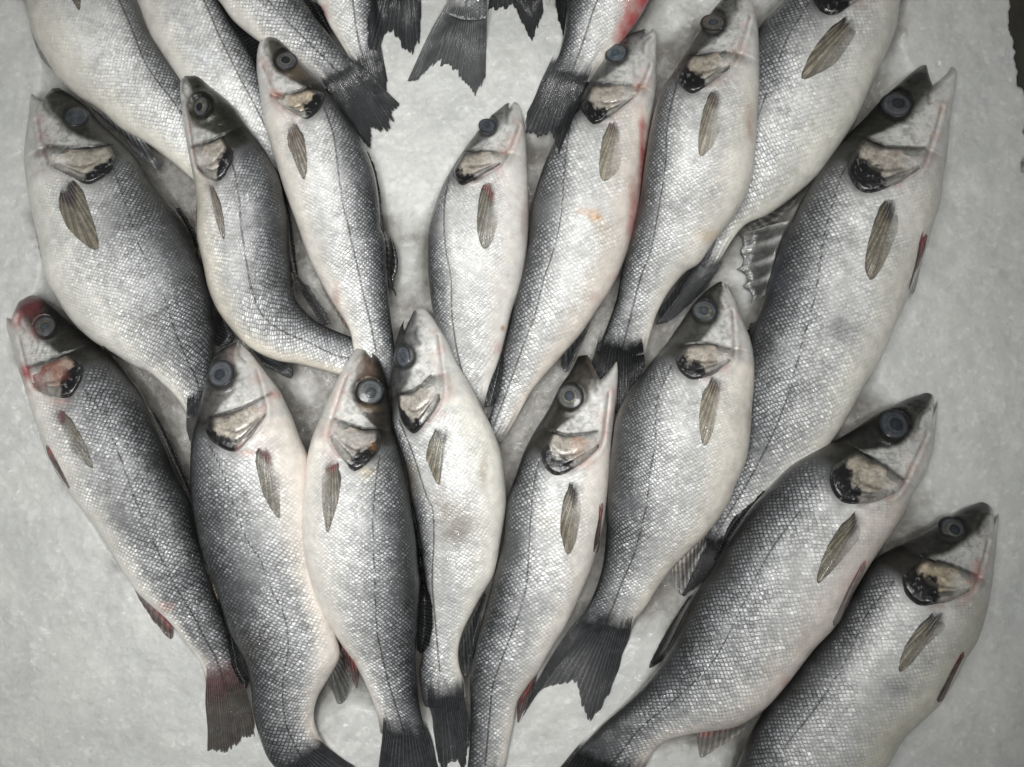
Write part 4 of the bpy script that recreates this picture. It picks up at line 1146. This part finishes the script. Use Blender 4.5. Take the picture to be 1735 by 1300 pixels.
    root["category"] = "fish"
    root["group"] = "whole silver fish laid out on the ice"
    Vt = np.stack([x, y, z], -1).reshape(-1, 3)
    Fc = grid_faces(n, M, close=True)
    # caps
    c0 = len(Vt)
    capv = np.stack([Vt.reshape(n, M, 3)[0].mean(0), Vt.reshape(n, M, 3)[-1].mean(0)])
    j = np.arange(0, M, 2)
    cap1 = np.stack([np.full_like(j, c0), (j + 2) % M, (j + 1) % M, j], 1)
    e0 = (n - 1) * M
    cap2 = np.stack([np.full_like(j, c0 + 1), e0 + j, e0 + (j + 1) % M, e0 + (j + 2) % M], 1)
    pig = rgba(body).reshape(-1, 4)
    msk = np.stack([R, G, B, np.ones_like(R)], -1).reshape(-1, 4)
    ext = lambda A: np.vstack([A, A[:1], A[-1:]])
    mesh_obj("body", np.vstack([Vt, capv]), np.vstack([Fc, cap2])[:, ::-1], M_SKIN, root, loc,
             {"pig": ("FLOAT_COLOR", ext(pig)), "msk": ("FLOAT_COLOR", ext(msk)), "ll": ("FLOAT", ext(ld.reshape(-1, 1))[:, 0]), "suv": ("FLOAT_VECTOR", ext(suv.reshape(-1, 3)))}, closed=True)
    under = Heights(H.a.copy())
    own = Heights(np.full_like(H.a, -1.0))
    # record the upper skin densely
    tx, ty, tz = qx[:, :mt], qy[:, :mt], z[:, :mt]
    for u1 in (0.0, 0.5):
        rows = [(1 - u1) * a[:-1] + u1 * a[1:] for a in (tx, ty, tz)]
        for u2 in (0.0, 0.25, 0.5, 0.75):
            own.splat(*[(1 - u2) * a[:, :-1] + u2 * a[:, 1:] for a in rows])
    m = own.a > -0.9
    H.a = np.where(m, np.maximum(H.a, own.a), H.a)
    drape = Heights(np.where(m, own.a, under.a))
    drape.a = blur(drape.a, 2)

    def zbase(bx, by):
        k = ((bx[:, None] - C0[None, ::4, 0]) ** 2 + (by[:, None] - C0[None, ::4, 1]) ** 2).argmin(1)
        return zmid[::4][k] - 0.0008

    laid = []
    for name in ("tail_fin", "dorsal_fin", "anal_fin", "pelvic_fin", "pectoral_fin"):
        for kf, spec in enumerate(f.get(name, ())):
            laid.append(add_fin(name, spec, root, loc, under, drape, seed + 31 * kf + len(name), zbase))
    # ---------------- gill cover
    if P is not None:
        na, nb = 44, 60
        Pb = spline(P, nb)
        Ob = spline(O, nb)
        a = np.linspace(0, 1, na)[:, None]
        b = np.linspace(0, 1, nb)[None]
        px = Pb[None, :, 0] * (1 - a) + Ob[None, :, 0] * a
        py = Pb[None, :, 1] * (1 - a) + Ob[None, :, 1] * a
        # scalloped rear edge
        nzs = fbm(a * 9.0 + seed, b * 3.0, seed + 6, 3)
        sc_ = (fbm(b * 7 + seed, b * 0 + 1.0, seed, 3) - 0.5) * 4 * a ** 3
        ax = (Ob.mean(0) - Pb.mean(0))
        ax = ax / np.linalg.norm(ax)
        px = px + ax[0] * sc_
        py = py + ax[1] * sc_
        A = np.broadcast_to(a, px.shape)
        Bb = np.broadcast_to(b, px.shape)
        side = sstep(0, 0.10, Bb) * sstep(1, 0.55, Bb)
        raise_ = 0.0028 * sstep(0.10, 0.45, A) * sstep(1.0, 0.88, A) * side + 0.0005 * sstep(0.5, 0.85, A) * sstep(1.0, 0.93, A) - 0.0009 * sstep(0.93, 1.0, A)
        raise_ = raise_ - 0.0018 * sstep(0.10, 0, A) - 0.0014 * (1 - sstep(0.0, 0.07, Bb)) - 0.0014 * sstep(0.93, 1.0, Bb) - 0.0022 * sstep(0.45, 0.1, A) * sstep(0.6, 0.9, Bb) + 0.0006 * (fbm(A * 4 + seed, Bb * 5, seed, 3) - 0.5) * side
        # bony ridge across the plate
        rid = np.exp(-((A - 0.52 - 0.30 * (Bb - 0.5)) / 0.05) ** 2)
        raise_ = raise_ - 0.0005 * rid * side - 0.0007 * np.exp(-((A - 0.70 + 0.10 * (Bb - 0.5)) / 0.03) ** 2) * sstep(0.36, 0.5, Bb)
        zz = drape.at(px, py) + 0.0003 + raise_
        gxw, gyw = to_world(px, py, zz)
        nz = fbm(px / 20, py / 20, seed + 1, 3)
        nz2 = fbm(px / 8, py / 8, seed + 2, 3)
        nz3 = fbm(px / 4.5, py / 4.5, seed + 3, 3)
        gold = np.array((1.02, 1.02, 1.12)) * np.array(f.get("gold", (0.44, 0.37, 0.26)))
        gm = rr.uniform(0.15, 0.60)
        gold = (1 - gm) * gold + gm * np.array((0.43, 0.42, 0.395))
        gold = gold[None, None] * (0.86 + 0.34 * nz2)[..., None]
        pale = np.array((0.54, 0.51, 0.46))
        k = sstep(0.40, 0.90, Bb + 0.6 * (nz - 0.5))[..., None]
        C = gold * (1 - k) + pale * k

        def over(C, m, col):
            m = np.clip(m, 0, 1)[..., None]
            return C * (1 - m) + np.array(col) * m
        gd = rr.uniform(-0.06, 0.06)
        # grey membrane behind the bony plate, set off by a dark line
        am = 0.70 - 0.10 * (Bb - 0.5) + 0.10 * (nz - 0.5)
        mem = sstep(am - 0.02, am + 0.04, A) * sstep(0.38, 0.55, Bb)
        C = over(C, mem * 0.85, np.array((0.26, 0.25, 0.235)))
        C = over(C, mem * sstep(0.52, 0.62, nzs) * 0.7, (0.075, 0.072, 0.07))
        C = over(C, 0.65 * np.exp(-((A - am) / 0.030) ** 2) * sstep(0.36, 0.5, Bb) * sstep(1.0, 0.75, Bb), (0.03, 0.028, 0.026))
        # black rear corner with an uneven, sharp front
        ab = 0.47 + f.get("bk", 0.0) + gd + 0.55 * sstep(0.42, 0.66, Bb) + 0.34 * (nz - 0.5) + 0.22 * (nz3 - 0.5)
        blk = sstep(ab - 0.06, ab + 0.08, A) * sstep(0.70, 0.54, Bb)
        C = over(C, blk, (0.012, 0.012, 0.013))
        # dark hind rim, dark root under the cheek plate, dark upper end
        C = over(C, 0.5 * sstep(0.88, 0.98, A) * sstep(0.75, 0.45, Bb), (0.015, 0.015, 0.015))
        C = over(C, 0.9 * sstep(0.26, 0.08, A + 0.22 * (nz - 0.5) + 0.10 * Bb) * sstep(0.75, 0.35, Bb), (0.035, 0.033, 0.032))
        C = over(C, 0.6 * sstep(0.24, 0.10, A + 0.2 * (nz - 0.5)) * sstep(0.45, 0.75, Bb), (0.36, 0.25, 0.20))
        C = over(C, 0.95 * sstep(0.17, 0.06, Bb + 0.14 * (nz - 0.5)), (0.016, 0.016, 0.016))
        # flecks: dark scratches on the plate, painted silver glints in the black
        C = over(C, 0.28 * sstep(0.58, 0.70, nz3) * (1 - blk) * sstep(0.85, 0.6, Bb), (0.06, 0.052, 0.042))
        C = over(C, 0.6 * sstep(0.66, 0.76, nz3) * blk, (0.26, 0.26, 0.27))
        C = over(C, 0.75 * rid * sstep(0.2, 0.4, Bb) * sstep(0.95, 0.7, Bb), (0.10, 0.085, 0.07))
        C = over(C, sstep(0.66, 0.96, Bb + 0.3 * (nz - 0.5)) * sstep(0.85, 0.6, A), (0.60, 0.57, 0.535))
        for (sx, sy, sr, scx, st) in f.get("gspots", ()):
            dd = np.hypot(px - sx, py - sy) / sr
            kk = np.clip(st * sstep(1.4, 0.05, dd + (nz - 0.5)), 0, 1)[..., None]
            C = C * (1 - kk) + np.array(scx) * kk
        topv = np.stack([gxw, gyw, zz], -1).reshape(-1, 3)
        nn = len(topv)
        botv = topv.copy()
        botv[:, 2] -= 0.0016
        F1 = grid_faces(na, nb)
        idxg = np.arange(nn).reshape(na, nb)
        loop = np.concatenate([idxg[0, :], idxg[1:, -1], idxg[-1, -2::-1], idxg[-2:0:-1, 0]])
        l2 = np.roll(loop, -1)
        rim = np.stack([loop, loop + nn, l2 + nn, l2], 1)
        pg = rgba(C).reshape(-1, 4)
        # orientation: make upper side face up
        e1 = topv[nb] - topv[0]
        e2 = topv[1] - topv[0]
        flip = (e2[0] * e1[1] - e2[1] * e1[0]) < 0
        Fg = np.vstack([F1, F1[:, ::-1] + nn, rim[:, ::-1]])
        if flip:
            Fg = Fg[:, ::-1]
        mesh_obj("gill_cover", np.vstack([topv, botv]), Fg, M_GILL, root, loc, {"pig": ("FLOAT_COLOR", np.vstack([pg, pg]))}, closed=True)
        laid.append((px, py, zz))
    # ---------------- eye
    if eye is not None:
        ex, ey, r = eye[:3]
        sq = eye[3] if len(eye) > 3 else 1.0        # narrower when the head is turned
        ang = math.radians(eye[4]) if len(eye) > 4 else 0.0
        zc = float(drape.at(np.array(ex), np.array(ey))) + 0.0007
        k = S * (1 - zc / CAM_H)
        e_ = 9.0
        gxx = np.clip((drape.at(ex + e_, ey) - drape.at(ex - e_, ey)) / (2 * e_ * k), -0.55, 0.55)
        gyy = np.clip(-(drape.at(ex, ey + e_) - drape.at(ex, ey - e_)) / (2 * e_ * k), -0.55, 0.55)
        wx, wy = to_world(ex, ey, zc)

        def dome(rad, high, z0, nrad, nseg, colf, name, mat, parent, lc, dx=0.0, dy=0.0):
            rr_ = np.linspace(0, 1, nrad)[1:]
            tt = np.linspace(0, 2 * math.pi, nseg, endpoint=False)
            a_ = rr_[:, None] * np.cos(tt)[None]
            b_ = rr_[:, None] * np.sin(tt)[None] * sq
            lx = (a_ * math.cos(ang) - b_ * math.sin(ang)) * rad + dx
            ly = (a_ * math.sin(ang) + b_ * math.cos(ang)) * rad + dy
            hz = high * (1 - rr_[:, None] ** 2.2) + 0 * a_
            lz = z0 + hz + gxx * lx + gyy * ly
            V = np.concatenate([[[dx, dy, z0 + high + gxx * dx + gyy * dy]], np.stack([lx, ly, lz], -1).reshape(-1, 3)])
            nv = len(V)
            edge_ = np.arange(nv - nseg, nv)
            skirt = V[edge_] - np.array([0, 0, 0.004])
            V = np.vstack([V, skirt])
            Fq = grid_faces(nrad - 1, nseg, close=True, off=1)
            jj = np.arange(nseg)
            fan = np.stack([np.zeros_like(jj), 1 + jj, 1 + (jj + 1) % nseg, 1 + (jj + 1) % nseg], 1)
            sk = np.stack([edge_, nv + jj, nv + (jj + 1) % nseg, np.roll(edge_, -1)], 1)
            rad_a = np.concatenate([[0], np.repeat(rr_, nseg), np.ones(nseg)])
            th_a = np.concatenate([[0], np.tile(tt, nrad - 1), tt])
            cc = colf(rad_a, th_a)
            me_f = np.vstack([Fq[:, ::-1], sk])
            me = bpy.data.meshes.new(name)
            faces = [tuple(q_) for q_ in me_f.tolist()] + [(0, 1 + int(q_), 1 + int((q_ + 1) % nseg)) for q_ in jj]
            me.from_pydata((V + np.array([wx, wy, zc]) - np.array(lc)).tolist(), [], faces)
            me.shade_smooth()
            at = me.attributes.new("pig", "FLOAT_COLOR", "POINT")
            at.data.foreach_set("color", rgba(cc).astype(np.float32).ravel())
            me.materials.append(mat)
            ob = bpy.data.objects.new(name, me)
            SC.collection.objects.link(ob)
            ob.parent = parent
            return ob
        ic = 0.66 * np.array(f.get("iris", (0.115, 0.12, 0.125)))
        ringc = 0.52 * np.array(f.get("ring", (0.34, 0.33, 0.30)))

        def iris_col(ra, ta):
            c = np.stack([np.interp(ra, [0, 0.42, 0.50, 0.56, 0.75, 0.86, 1.0], [ic[k_] * 0.7, ringc[k_] * 0.8, ringc[k_], ic[k_] * 0.8, ic[k_] * 1.35, ic[k_] * 0.6, 0.02]) for k_ in range(3)], -1)
            w_ = 0.75 + 0.5 * vnoise(np.cos(ta) * 2 + seed, np.sin(ta) * 2, seed)
            return c * w_[:, None]

        def pupil_col(ra, ta):
            pc = np.array(f.get("pupil", (0.045, 0.052, 0.062)))
            return np.stack([np.interp(ra, [0, 0.5, 0.9, 1.0], [pc[k_] * 1.3, pc[k_], pc[k_] * 0.7, pc[k_] * 1.6]) for k_ in range(3)], -1)
        R_ = r * k
        eo = dome(R_, 0.11 * R_ + 0.0008, 0.0, 16, 40, iris_col, "eye", M_EYE, root, loc)
        pdx, pdy = rr.uniform(-0.06, 0.06, 2) * R_
        dome(R_ * 0.47, 0.0006, 0.11 * R_ + 0.0004, 8, 28, pupil_col, "pupil", M_PUPIL, eo, loc, pdx, pdy)
    for (lx, ly, lz) in laid:
        H.splat(lx, ly, lz)
    # fill pin holes
    A = H.a
    Bp_ = np.pad(A, 1, mode="edge")
    nbm = np.minimum.reduce([np.maximum(Bp_[:-2, 1:-1], Bp_[2:, 1:-1]), np.maximum(Bp_[1:-1, :-2], Bp_[1:-1, 2:])])
    H.a = np.maximum(A, np.where(nbm > A + 0.002, nbm - 0.001, A))


import sys as _sys
for i_, f_ in enumerate(FISH):
    build_fish(i_, f_)
